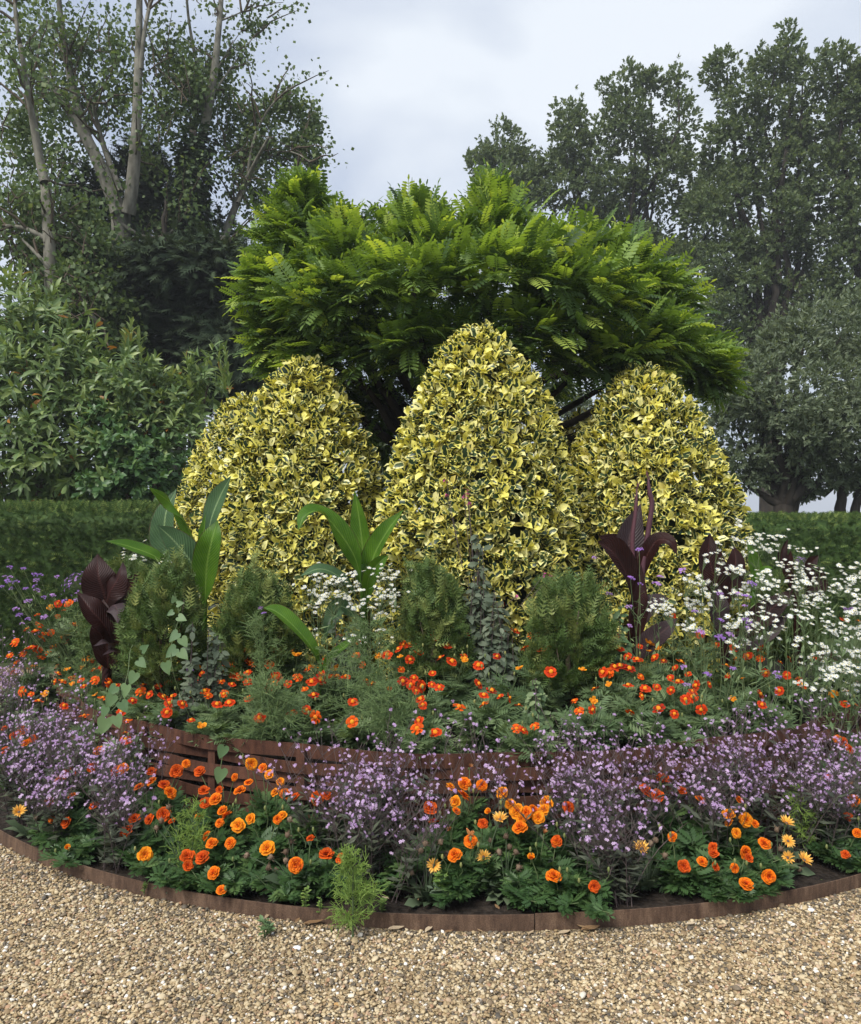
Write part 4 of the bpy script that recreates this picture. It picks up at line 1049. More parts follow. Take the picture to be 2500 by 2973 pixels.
# ------------------------------------------------------------------ planting in the raised bed: yew domes
def yew(label, px, py_top, d, half_px, seed):
    c = W(px, py_top, d); base = A3(c[0], d, SOIL_Z - .01); H = c[2] - base[2]; R = half_px * d / F_PX
    r = np.random.default_rng(seed)
    root = thing('yew_dome', label, 'shrub', base, 'small yew domes in the planter')
    g = Geo(); g.tube([(0, 0, -.03), (.01, 0, H * .4), (0, .01, H * .75)], [.022, .016, .006], 6)
    for k in range(9):
        a = k * .7; g.tube(bend((0, 0, H * .1), (R * .7 * math.cos(a), R * .7 * math.sin(a), H * U(.3, .8)), 4, 0, .1), [.010, .007, .005, .003], 4)
    g.build('stem', M['bark_mid'], root)
    nb, per = 380, 12
    d_ = norm(r.normal(size=(nb, 3))); d_[:, 2] = np.abs(d_[:, 2]) * r.choice([1, 1, 1, -.3], nb)
    rad = r.uniform(.70, 1.0, nb) * (1 + .10 * np.sin(5 * d_[:, 0] + seed) + .08 * np.sin(9 * d_[:, 2] + 4 * d_[:, 1]))
    tip = A3(0, 0, H * .42) + d_ * rad[:, None] * A3(R, R, H * .56)
    out = norm(norm(tip - A3(0, 0, H * .25)) * A3(1, 1, .7) + A3(0, 0, .25) + r.normal(0, .25, (nb, 3)))
    f = r.uniform(0, 1, (nb, per, 1)); L_b = r.uniform(.06, .11, (nb, 1, 1))
    P = tip[:, None] - out[:, None] * L_b * (1 - f) + r.normal(0, .010, (nb, per, 3))
    D = out[:, None] + r.normal(0, .55, (nb, per, 3)) * (1.1 - f * .6)
    tone = np.clip(r.beta(2, 2.2, (nb, 1)) * .7 + r.uniform(0, .2, (nb, per)) + .16 * f[..., 0], 0, 1)
    P, D, tone = P.reshape(-1, 3), D.reshape(-1, 3), tone.ravel(); ok = P[:, 2] > .02; P, D, tone = P[ok], D[ok], tone[ok]; n = len(P)
    g = Geo(); g.inst(T_YEW, P, basis(D, A3(0, -.4, .8) + r.normal(0, .5, (n, 3))), r.uniform(.045, .080, n), tone)
    k = 60                                                   # loose upright tips
    a = r.uniform(0, 6.28, k); q = np.sqrt(r.uniform(0, 1, k)) * .8 * R
    Pk = np.stack([q * np.cos(a), q * np.sin(a), H * (.98 - .35 * (q / R) ** 2) + 0 * a], 1)
    g.inst(T_YEW, Pk - A3(0, 0, .06), basis(np.c_[r.normal(0, .2, (k, 2)), np.ones(k)], r.normal(0, 1, (k, 3))), r.uniform(.06, .11, k), r.uniform(.4, 1, k))
    stuff(g.build('foliage', M['yew'], root))
yew('feathery yew dome between the dark left canna and the green canna', 480, 1612, 4.55, 135, 1)
yew('bronze-tipped yew dome below the left holly cone', 745, 1640, 4.60, 130, 2)
yew('yew dome in the middle in front of the tallest holly', 1252, 1625, 4.55, 112, 3)
yew('dark yew dome left of the tall dark canna', 1645, 1655, 4.50, 135, 4)
yew('yew dome mostly hidden behind the dark left canna', 345, 1610, 5.3, 100, 5)
yew('far yew dome half buried in white daisies at right', 2290, 1640, 5.5, 90, 6)

# ------------------------------------------------------------------ cannas
def spline(pts, n):
    pts = np.asarray(pts, float); m = len(pts)
    if m == 2: pts = np.array([pts[0], .5 * (pts[0] + pts[1]), pts[1]]); m = 3
    t = np.linspace(0, m - 1.0001, n); out = []
    for x in t:
        i = int(x); f = x - i
        p1, p2 = pts[i], pts[min(i + 1, m - 1)]; p0 = pts[i - 1] if i > 0 else 2 * p1 - p2; p3 = pts[i + 2] if i + 2 < m else 2 * p2 - p1
        out.append(.5 * ((2 * p1) + (-p0 + p2) * f + (2 * p0 - 5 * p1 + 4 * p2 - p3) * f * f + (-p0 + 3 * p1 - 3 * p2 + p3) * f ** 3))
    return np.array(out)

def canna_leaf(root, o3, pts, width, nrm, mat, fold=.35, petiole=.08, wave=.05, twist=0.0, peak=.42):
    n, mcol = 20, 9
    mid = spline(pts, n); tan = norm(np.gradient(mid, axis=0)); s = np.linspace(0, 1, n)
    w = width * np.clip(np.sin(np.clip((s - petiole) / (1 - petiole), 0, 1) ** (math.log(.5) / math.log(peak)) * math.pi), 0, 1) ** .62
    w = w * np.clip(1 - s ** 5, 0, 1) ** .45
    w = np.maximum(w, .006 * (1 - s) + .001)
    nr = norm(np.asarray(nrm, float)); g = Geo(); v, uv, q = [], [], []
    ph = U(0, 6)
    for i in range(n):
        N0 = norm(nr - (nr @ tan[i]) * tan[i]); X = np.cross(tan[i], N0)
        tw = twist * (s[i] - .3); N1 = N0 * math.cos(tw) + X * math.sin(tw); X1 = X * math.cos(tw) - N0 * math.sin(tw)
        for j in range(mcol):
            u = -1 + 2 * j / (mcol - 1)
            h = fold * abs(u) ** 1.3 * w[i] + wave * w[i] * abs(u) * math.sin(s[i] * 13 + ph + (1.3 if u > 0 else 0))
            v.append(mid[i] + X1 * u * w[i] * (1 - .08 * fold) + N1 * h - o3); uv.append((u, s[i]))
    for i in range(n - 1):
        for j in range(mcol - 1):
            a = i * mcol + j; q.append((a, a + 1, a + 1 + mcol, a + mcol))
    g.raw(v, q, [], uv, .5)
    return g.build('canna_leaf', M[mat], root)

def canna(label, base_px, d, leaves, stem, mat='canna_green', name='canna_plant', base_d=None):
    """leaves: (points (px, py, depth offset), half width px, normal, kwargs); stem: list of (px, py), radius px"""
    b = W(base_px, 1800, d); base = A3(b[0], d, SOIL_Z - .01)
    root = thing(name, label, 'canna', base, 'canna plants')
    if stem:
        pts = [base] + [W(x, y, d) for x, y in stem[0]]
        g = Geo(); g.tube(spline(pts, 8) - base, np.linspace(stem[1], stem[1] * .7, 8) * d / F_PX, 9, .3); g.build('stem', M[mat], root)
    for lf in leaves:
        pts, hw, nr = lf[:3]; kw = dict(lf[3]) if len(lf) > 3 else {}
        mt = kw.pop('mat', mat)
        canna_leaf(root, base, [W(x, y, d + dd) for x, y, dd in pts], hw * d / F_PX, nr, mt, **kw)
    return root

canna('green canna with an arching leaf in front of the far left holly', 590, 5.05, [
    ([(588, 1700, 0), (560, 1560, 0), (505, 1470, -.05), (430, 1413, -.2)], 30, (-.75, -.45, .5), dict(fold=.5)),
    ([(592, 1720, .1), (490, 1600, .15), (480, 1500, .15), (512, 1420, .2)], 44, (-.25, -1, .2), dict(mat='canna_blue', fold=.3)),
    ([(596, 1720, -.05), (560, 1640, -.1), (505, 1570, -.15), (457, 1525, -.2)], 44, (.45, -.9, .35), dict(mat='canna_blue', fold=.3)),
    ([(592, 1640, .1), (610, 1520, .1), (640, 1440, .12), (671, 1382, .1)], 32, (-.2, -.9, .25), dict(mat='canna_blue', fold=.45, petiole=.25)),
    ([(595, 1760, -.1), (600, 1650, -.15), (615, 1570, -.2), (632, 1510, -.15)], 42, (-.1, -1, .2), dict(fold=.35)),
    ([(592, 1620, -.02), (592, 1560, -.03), (597, 1492, -.02)], 14, (-.4, -.8, .1), dict(fold=.8, petiole=.2)),
    ([(560, 1720, 0), (470, 1628, -.1), (380, 1588, -.15), (306, 1570, -.2)], 24, (.15, -.6, .75), dict(fold=.35, petiole=.25))],
    ([(592, 1760), (592, 1620)], 11))
canna('green canna with broad spreading leaves between the left and middle hollies', 1052, 4.85, [
    ([(1055, 1740, 0), (1035, 1630, -.05), (985, 1545, -.12), (930, 1487, -.2), (886, 1497, -.26), (866, 1540, -.3)], 40, (-.35, -.55, .8), dict(fold=.3, petiole=.12, peak=.5)),
    ([(1056, 1740, .1), (1056, 1630, .1), (1045, 1520, .1), (1030, 1425, .1)], 34, (-.25, -1, .05), dict(fold=.45)),
    ([(1060, 1740, .05), (1080, 1630, 0), (1120, 1550, -.05), (1171, 1480, -.05)], 36, (-.55, -.8, .25), dict(fold=.5)),
    ([(1056, 1760, -.05), (1005, 1690, -.15), (935, 1652, -.25), (872, 1672, -.3)], 26, (.1, -.6, .8), dict(mat='canna_blue', fold=.2, petiole=.2)),
    ([(1060, 1770, -.1), (1070, 1680, -.15), (1100, 1635, -.2), (1128, 1612, -.2)], 24, (.35, -.8, .3), dict(fold=.5)),
    ([(1045, 1800, -.1), (990, 1760, -.15), (960, 1800, -.2), (945, 1850, -.2)], 26, (.1, -.9, .4), dict(mat='canna_blue', fold=.3))],
    ([(1056, 1780), (1056, 1640)], 13))
canna('single low canna leaf leaning right among the marigolds', 925, 4.25, [
    ([(930, 1935, 0), (905, 1880, -.03), (850, 1815, -.05), (800, 1775, -.05), (765, 1764, -.05)], 30, (.62, -.55, .55), dict(fold=.45, petiole=.04, peak=.55)),
    ([(935, 1960, 0), (960, 1910, 0), (1010, 1870, 0), (1040, 1840, 0)], 16, (-.2, -.7, .7), dict(fold=.4))],
    ([(932, 1960), (930, 1930)], 7))
canna('bronze-purple canna at left above the orange marigolds', 308, 4.75, [
    ([(312, 1790, 0), (302, 1725, -.03), (286, 1672, -.05), (283, 1608, 0)], 54, (.30, -1, .30), dict(fold=.08, petiole=.12, peak=.42, wave=.10)),
    ([(304, 1770, -.05), (318, 1720, -.10), (342, 1680, -.12), (356, 1632, -.05)], 40, (-.55, -.85, .25), dict(fold=-.30, petiole=.08, wave=.14)),
    ([(332, 1800, .05), (352, 1745, .04), (378, 1702, .04), (402, 1662, .04)], 30, (-.2, -1, .25), dict(fold=.35)),
    ([(338, 1890, -.10), (306, 1820, -.16), (262, 1768, -.2), (224, 1718, -.16)], 36, (.65, -.7, .35), dict(fold=.45, wave=.16, peak=.48)),
    ([(300, 1800, -.10), (322, 1760, -.16), (338, 1765, -.24), (342, 1810, -.30)], 26, (-.2, -.5, .9), dict(fold=-.3, petiole=.05, mat='canna_grey')),
    ([(312, 1940, -.05), (312, 1870, -.10), (306, 1810, -.12), (300, 1740, -.06)], 44, (.10, -1, .05), dict(fold=.30, petiole=.02, wave=.12)),
    ([(315, 1935, -.1), (335, 1885, -.2), (308, 1866, -.3), (272, 1876, -.34)], 19, (0, -.5, .9), dict(fold=.3, mat='canna_grey')),
    ([(320, 1935, -.1), (350, 1905, -.2), (332, 1890, -.3), (298, 1902, -.36)], 15, (0, -.5, .9), dict(fold=.3, mat='canna_grey'))],
    ([(312, 1880), (312, 1780)], 15), 'canna_dark')
canna('tall bronze canna with two flower spikes in front of the right holly', 1838, 4.75, [
    ([(1848, 1700, 0), (1826, 1640, .02), (1828, 1560, .05), (1860, 1462, .08)], 48, (.15, -1, .25), dict(fold=.25, petiole=.12, mat='canna_grey', peak=.5)),
    ([(1852, 1830, -.02), (1842, 1740, -.06), (1815, 1660, -.1), (1780, 1605, -.16), (1735, 1572, -.2)], 52, (.55, -.78, .3), dict(fold=.45, petiole=.02, peak=.68, wave=.08)),
    ([(1848, 1780, .05), (1840, 1680, .06), (1805, 1600, .06), (1738, 1556, .02)], 46, (.30, -.9, .5), dict(fold=.3, petiole=.03, peak=.66)),
    ([(1862, 1700, 0), (1872, 1630, -.04), (1905, 1572, -.08), (1945, 1572, -.12), (1966, 1612, -.14)], 24, (-.2, -.85, .55), dict(fold=.35, petiole=.1)),
    ([(1840, 1850, -.05), (1870, 1780, -.1), (1905, 1745, -.12), (1944, 1738, -.14)], 28, (-.3, -.85, .6), dict(fold=.25, mat='canna_grey')),
    ([(1836, 1930, -.06), (1880, 1870, -.12), (1930, 1830, -.15), (1968, 1795, -.15)], 32, (-.5, -.8, .3), dict(fold=.3, mat='canna_grey')),
    ([(1845, 1880, -.08), (1850, 1800, -.1), (1856, 1730, -.1), (1862, 1640, -.06)], 26, (.1, -1, .1), dict(fold=.5))],
    ([(1838, 1850), (1850, 1700), (1858, 1600)], 19), 'canna_dark')
def spikes():
    root = [o for o in bpy.data.objects if o.get('label', '').startswith('tall bronze canna')][0]
    b = np.array(root.location); d = 4.72
    for pts, r in (([(1842, 1660), (1836, 1575), (1845, 1490), (1850, 1420)], 7), ([(1862, 1680), (1878, 1570), (1893, 1470), (1886, 1430), (1882, 1390)], 9)):
        g = Geo(); p = spline([W(x, y, d) for x, y in pts], 12); rad = np.r_[np.linspace(1, .8, 9), .7, .5, .2] * r * d / F_PX
        g.tube(p - b, rad, 7, U(0, 1), wob=.1)
        for k in range(7, 12):
            for s in range(3):
                dirn = norm(p[-1] - p[-3]) + rng.normal(0, .16, 3)
                g.inst(T_NARROW, [p[k] - b], basis(dirn[None], rng.normal(0, 1, (1, 3))), np.array([.055]), np.array([U(0, 1)]))
        g.build('flower_spike', M['canna_spike'], root)
spikes()
canna('bronze canna with two pointed leaves right of the right holly, deep in daisies', 2095, 4.9, [
    ([(2110, 1760, 0), (2075, 1680, 0), (2058, 1610, 0), (2061, 1548, .02)], 46, (.2, -1, .15), dict(fold=.25)),
    ([(2115, 1760, -.05), (2125, 1690, -.06), (2136, 1630, -.06), (2130, 1585, -.04)], 30, (-.15, -1, .2), dict(fold=.2)),
    ([(2110, 1850, -.05), (2085, 1790, -.08), (2082, 1740, -.08), (2088, 1700, -.06)], 36, (.3, -.9, .2), dict(fold=.3, mat='canna_grey')),
    ([(2130, 1860, -.1), (2190, 1810, -.12), (2250, 1760, -.12), (2303, 1712, -.1)], 36, (-.5, -.8, .3), dict(fold=.35)),
    ([(2130, 1890, -.1), (2180, 1860, -.15), (2240, 1830, -.15), (2290, 1780, -.12)], 28, (-.3, -.8, .5), dict(fold=.3, mat='canna_grey'))],
    ([(2105, 1850), (2108, 1740)], 14), 'canna_dark')
canna('bronze canna at far right with leaf tips against the hedge', 2310, 5.3, [
    ([(2300, 1720, 0), (2280, 1650, 0), (2268, 1610, 0), (2288, 1564, 0)], 22, (.3, -1, .1), dict(fold=.4)),
    ([(2300, 1720, 0), (2290, 1670, 0), (2292, 1630, 0), (2296, 1598, 0)], 14, (-.3, -1, .1), dict(fold=.5)),
    ([(2330, 1740, 0), (2360, 1690, 0), (2352, 1640, 0), (2378, 1612, 0)], 28, (.2, -1, .2), dict(fold=.3)),
    ([(2320, 1760, 0), (2370, 1720, 0), (2390, 1690, 0), (2385, 1650, 0)], 16, (-.2, -1, .2), dict(fold=.4))],
    ([(2315, 1780), (2312, 1720)], 11), 'canna_dark')
canna('pale green canna leaf upright behind the daisies at right', 2185, 5.25, [
    ([(2185, 1720, 0), (2195, 1670, 0), (2185, 1620, 0), (2170, 1572, 0)], 24, (.2, -1, .2), dict(fold=.3)),
    ([(2180, 1730, 0), (2200, 1680, -.05), (2225, 1655, -.1), (2245, 1650, -.14)], 18, (0, -.7, .7), dict(fold=.3))],
    ([(2185, 1780), (2185, 1720)], 8))

# ------------------------------------------------------------------ flowers
def hit(px, py, zs, d0=2.6, d1=9.0):
    """where the line of sight meets the top of the planting, zs(r) being its height at radius r"""
    e = W(px, py, 1.0) - A3(0, 0, EYE); ds = np.arange(d0, d1, .01)
    X = e[0] * ds; Z = EYE + e[2] * ds; r = np.hypot(X - CX, ds - CY)
    ok = (Z <= zs(r)) & (r < R1 + .12)
    i = int(np.argmax(ok)) if ok.any() else int(np.argmin(r))
    return A3(X[i], ds[i], Z[i])
def z_outer(r): return np.where(r > R1 + .12, -9, .165 + np.clip(R1 - r, -.1, 1) * .66)
def z_inner(r): return np.where(r > R2 + .12, -9, .585 + np.clip(R2 + .1 - r, -.1, 2.2) * .40)
def z_side(r): return np.where(r > R1 - .10, -9, .585 + np.clip(R2 + .1 - r, -.6, 2.2) * .40)
def z_lilac(r): return np.where(r > R1, -9, .20 + np.clip(R1 - r, -.1, .75) * .80)

def base_under(p, inner):
    r = np.hypot(p[0] - CX, p[1] - CY); th = math.atan2(p[1] - CY, p[0] - CX)
    if inner: r = min(r, R2 - .14); return ringpt(r, th, SOIL_Z - .005)
    r = min(max(r, R2 + .12), R1 - .10); return ringpt(r, th, .055)

def tilt_basis(n_up):
    Z = norm(n_up); X = norm(np.cross(A3(.2, 1, .1) + rng.normal(0, .6, 3), Z)); return np.stack([X, np.cross(Z, X), Z], 1)

def flowering(label, name, cat, base, heads, head_mesh, head_name, head_size, leaf_T, leaf_mat_, leaf_len, n_leaf, spread, group=None, stem_m='stem', buds=3, face=.55, pick=None):
    """heads: world points of the flowers; stems rise from the base to each; leaves fill the plant"""
    root = thing(name, label, cat, base, group)
    heads = [np.asarray(h, float) for h in heads]
    g = Geo(); LP, LD = [], []
    allh = [(h, True) for h in heads]
    cen = np.mean([h for h in heads], 0) if heads else base + A3(0, 0, .25)
    top = max([h[2] for h in heads] + [base[2] + .2])
    for _ in range(7):                                          # leafy side shoots without flowers
        a = U(0, 6.28); q = U(.2, 1) * spread
        allh.append((A3(base[0] * .5 + cen[0] * .5 + q * math.cos(a), base[1] * .5 + cen[1] * .5 + q * math.sin(a), base[2] + (top - base[2]) * U(.25, .62)), False))
    for h, fl in allh:
        r0 = base + A3(U(-.03, .03), U(-.03, .03), 0)
        m_ = r0 + (h - r0) * .5 + A3(U(-.03, .03), U(-.03, .03), .06 * np.linalg.norm(h - r0))
        p = spline([r0, m_, h], 6) - base
        g.tube(p, np.linspace(.0030, .0016, 6), 4, U(0, 1), cap=False)
        k = max(6, n_leaf // len(allh)); s = U(.10, (.66 if leaf_T is T_MARI else .56) if fl else .85, k)
        idx = s * 5; i0 = idx.astype(int); f = (idx - i0)[:, None]; P = p[i0] * (1 - f) + p[np.minimum(i0 + 1, 5)] * f
        a = U(0, 6.28, k)
        D = np.stack([np.cos(a), np.sin(a), U(-.15, .75, k)], 1)
        LP.append(P); LD.append(D)
    leaf_len = leaf_len * min(1.0, max(.62, (top - base[2]) / .30))
    P = np.concatenate(LP); D = np.concatenate(LD); n = len(P)
    ok = P[:, 2] > .03
    P, D = P[ok], D[ok]; n = len(P)
    gl = Geo(); gl.inst(leaf_T, P, basis(D, A3(0, -.25, 1) + rng.normal(0, .35, (n, 3))), leaf_len * U(.65, 1.2, n), rng.beta(2, 2.4, n))
    g.build('stems', M[stem_m], root)
    stuff(gl.build('foliage', M[leaf_mat_], root))
    for h in heads:
        me = head_mesh[int(rng.integers(0, len(head_mesh)))] if pick is None else head_mesh[pick(h)]
        nz = norm(A3(0, -face, 1) + rng.normal(0, .42, 3) + A3(*(.3 * norm(h - base)[:2]), 0))
        place(head_name, me, root, h - base, tilt_basis(nz), head_size * U(.68, 1.2))
    for _ in range(buds):
        if not heads: break
        h = heads[int(rng.integers(0, len(heads)))] + A3(U(-.07, .07), U(-.05, .05), U(-.03, .05))
        gb = Geo(); r0 = (base + (h - base) * .75) - base; gb.tube(spline([r0, (r0 + h - base) / 2 + A3(.01, 0, .0), h - base], 5), [.0014] * 5, 4, .5, 0, cap=False)
        gb.tube([h - base, h - base + A3(0, 0, .008), h - base + A3(0, 0, .018)], [.003, .0062, .0035], 6, U(0, 1), 1)
        gb.build('bud', [M['stem'], M['bud']], root)
    return root

def crop(x0, y0, s, txt): return [(x0 + a / s, y0 + b / s) for a, b in zip(*[iter([int(q) for q in txt.split()])] * 2)]

OUT = crop(0, 2000, 1.96, """385 900 283 637 293 728 375 752 535 655 410 600 345 505 525 440 440 470 385 455 562 345 862 462 1005 458 1060 418 862 517 935 540 970 583 1135 460 1250 565 1160 570 1225 620 1170 640 1265 685 1290 712 1250 755 1355 770 1425 732 1580 735 1605 712 1565 580 1595 520 1530 478 1495 443 1415 525 1335 495 1430 420 1365 570 1130 720 980 745 930 705 850 735 765 730 720 800 825 937 1065 945 1070 997 1150 950 1215 1040 1260 1138 1175 828 1205 870 1310 870 1520 900 1685 995 1680 605 1625 590 120 215 25 215 85 260 145 300 30 340 130 235 190 275 700 445 665 460 790 550""")
OUT += crop(800, 2050, 1.96, """1105 340 1075 433 1175 443 997 452 1070 500 1022 535 1030 590 880 570 895 650 993 697 1110 760 1155 780 1215 598 1180 660 1335 550 1375 590 1425 600 1540 545 1530 580 1495 627 1400 635 1390 682 1530 718 1598 760 1455 862 1585 960 1020 840 290 835 375 860 115 897 200 745 235 515 290 500 1470 580 1290 485""")
OUT += crop(1600, 2050, 1.96, """635 405 745 472 605 500 540 470 850 525 1070 525 1040 588 1010 605 1010 655 1110 640 1160 662 1055 715 690 735 1215 775 920 795 925 830 860 878 755 903 935 908 1045 915 1105 825 1125 855 1240 962 1110 1005 247 1018 20 960 30 760 100 570 1675 835 1745 715 1720 530 1700 240 1660 195 1580 400 1700 440 1630 180 1690 620""")
INN = crop(0, 1500, 1.96, """330 490 390 488 290 513 365 527 212 552 327 562 425 605 222 610 150 635 200 645 490 628 85 710 455 657 510 700 260 662 290 655 240 685 355 680 385 675 320 725 345 715 370 710 300 735 445 738 180 735 150 750 215 750 130 775 90 830 55 783 230 795 275 768 190 850 150 858 85 882 100 920 325 845 345 803 455 782 385 867 330 885 467 857 525 812 580 806 650 818 485 808 578 852 612 860 535 868 312 935 355 930 413 948 410 912 460 925 478 958 540 925 260 1005 175 1005 125 990 220 1045 365 1070 545 1010 585 1027 620 940 660 957 478 1128 690 1105 725 1157 712 1225 715 1265 765 875 795 905 890 830 870 895 815 950 800 990 755 1042 850 1005 900 958 955 938 930 1020 982 1018 965 1055 1040 1060 1085 1000 1018 920 970 855 1020 820 1033 718 1055 750 1120 740 1210 752 1185 778 1138 803 1255 828 1285 850 1250 893 1140 862 1150 885 1112 937 1165 988 1185 1012 1275 1003 1235 1062 1305 1055 1320 948 1330 893 1360 907 1330 835 1258 932 1410 880 1388 805 1382 753 1420 823 1448 832 1495 803 1533 835 1578 767 1652 717 1562 905 1560 942 1530 962 1528 995 1412 935 1415 1028 1478 1138 1152 1190 950 1108 1087 1153""")
INN += crop(800, 1500, 1.96, """363 672 468 710 460 780 123 785 95 760 85 718 290 815 495 838 585 787 635 780 700 748 730 722 765 720 710 795 765 808 815 765 908 672 1030 590 1083 665 978 728 940 798 1002 818 1072 785 1075 812 895 885 716 865 725 930 788 912 770 950 830 958 890 950 932 965 800 985 825 1032 838 1065 642 972 550 945 515 925 440 1047 437 1163 165 975 217 1010 215 855 262 885 185 860 325 905 350 905 205 935 255 920 345 860 400 905 70 945 228 1135 92 1110 178 1092 125 910 15 767 5 905 1223 538 1285 492 1270 518 1350 497 1385 563 1190 602 1225 600 1305 638 1365 643 1460 670 1495 670 1420 742 1515 748 1557 740 1260 790 1155 840 1392 860 1568 877 1185 1010 1278 1017 1230 985 1187 1062 1330 1025 1385 1068 1155 945 1043 1077 1372 1200 1412 1210 1475 1187 910 1222 815 1155 805 1200""")
INN += crop(1600, 1400, 1.96, """392 877 562 880 555 915 278 943 385 942 612 938 505 927 435 985 555 958 490 1003 590 992 640 1012 705 1050 740 1017 780 1085 395 1040 445 1055 360 1045 295 1075 330 1080 178 1065 678 1107 722 1130 438 1150 535 1168 515 1210 248 1172 330 1147 602 1160 682 1178 805 1183 805 1215 765 1230 825 1150 900 1145 613 1283 855 1288 702 1312 1033 1230 1200 1260 240 1240 235 1288 160 1297 132 1238 450 1302 1087 1115 1008 1095 1047 935 1047 995 998 1038 1120 983 1210 972 1190 997 940 920 1190 937 1305 1020 1350 998 1222 1080 1342 1092 1415 1112 1428 1148 1495 1000 1610 1205 1680 1185 1730 1260 1670 1255 1720 1010 1670 780 1750 785 510 1100 848 860 1080 850 690 750 770 655 1190 1200 1300 1180""")

def assign(pts, seeds):
    S = np.array([(s[0], s[1] * 1.25) for s in seeds]); out = [[] for _ in seeds]
    for p in pts: out[int(np.argmin(((S - A3(p[0], p[1] * 1.25)) ** 2).sum(1)))].append(p)
    return out

OUT_SEEDS = [
    (60, 2140, 'red-orange marigolds glimpsed through lilac flowers at the far left'), (190, 2330, 'orange marigolds just above the pale gazania at left'),
    (196, 2455, 'lone orange marigold bloom low beside the left end of the edging'), (255, 2225, 'orange marigolds half smothered by lilac stems at left'),
    (340, 2230, 'few red marigolds in lilac stems left of the woven wall'), (470, 2250, 'orange marigolds under the left end of the visible woven wall'),
    (395, 2385, 'marigold with three reddish blooms left of the feathery seedling'), (420, 2480, 'single orange marigold low at left beside bare soil'),
    (620, 2280, 'big orange marigold clump right below the heart-shaped leaves'), (640, 2380, 'golden marigold clump right of the feathery seedling'),
    (560, 2500, 'marigold with paired orange blooms near the edging at left'), (640, 2560, 'lowest marigold, one round bloom hanging over the edging'),
    (790, 2270, 'golden marigolds close against the woven wall left of the lilac clump'), (800, 2390, 'orange marigold with two blooms right of the golden clump'),
    (850, 2500, 'dark red marigold with single blooms beside the grey seed heads'), (960, 2480, 'marigold with two deep red blooms beside the tall feathery plant'),
    (920, 2310, 'dull red marigold half hidden by the middle lilac clump'), (1260, 2350, 'red marigold at the right edge of the middle lilac clump'),
    (1345, 2280, 'golden marigolds standing upright against the woven wall'), (1395, 2375, 'golden marigold with paired blooms in the middle front'),
    (1365, 2440, 'marigold with the butterfly resting on its orange bloom'), (1340, 2490, 'low marigold with one yellow-orange bloom behind the yellow gazania'),
    (1530, 2350, 'crowded golden marigold clump right of the middle'), (1580, 2420, 'orange marigold with two blooms at the left foot of the right lilac clump'),
    (1545, 2500, 'marigold with one orange bloom low in front, right of middle'), (1610, 2550, 'ragged yellow-orange marigold by the edging at right of middle'),
    (1725, 2570, 'single red-orange marigold low over the edging right of middle'), (1645, 2350, 'red marigold inside the right lilac clump'),
    (1930, 2270, 'scattered red marigolds among lilac at right'), (1955, 2420, 'orange marigold streaked with lilac florets beside the gazania'),
    (2060, 2480, 'large marigold clump with five red-orange blooms at lower right'), (2130, 2390, 'golden orange marigolds above the lower right clump'),
    (2165, 2480, 'narrow stack of orange marigold blooms near the right gazanias'), (2200, 2550, 'marigold blooms lowest at right by the curving edging'),
    (2225, 2440, 'single red-orange marigold beside the right feathery plant'), (2470, 2470, 'orange marigold at the right edge above the edging'),
    (2450, 2300, 'red marigolds deep in lilac at the right edge'), (2450, 2160, 'red-orange marigolds high in lilac at the right edge')]
for (sx, sy, lab), hp in zip(OUT_SEEDS, assign(OUT, [s[:2] for s in OUT_SEEDS])):
    if not hp: continue
    heads = [hit(px, py + 4, z_outer) for px, py in hp]
    c = np.mean(heads, 0); b = base_under(c + A3(0, .04, 0), False)
    gold = sum(k in lab for k in ('golden', 'orange marigold', 'yellow')) ; red = 'red' in lab
    def pick(h, red=red, gold='golden' in lab):
        u = U(0, 1)
        if u < .06: return 6
        if u < .13: return 7
        if red: return int(rng.choice([4, 5, 4, 0]))
        if gold: return int(rng.choice([2, 3, 0, 1]))
        return int(rng.choice([0, 1, 0, 1, 3, 4, 5]))
    flowering(lab, 'marigold_plant', 'marigold', b, heads, DOUBLE, 'marigold_flower', .0265, T_MARI_B, 'marigold_leaf_b', .082, 240 + 16 * len(heads), .20, 'double marigolds in the outer ring', buds=2, face=.8, pick=pick)

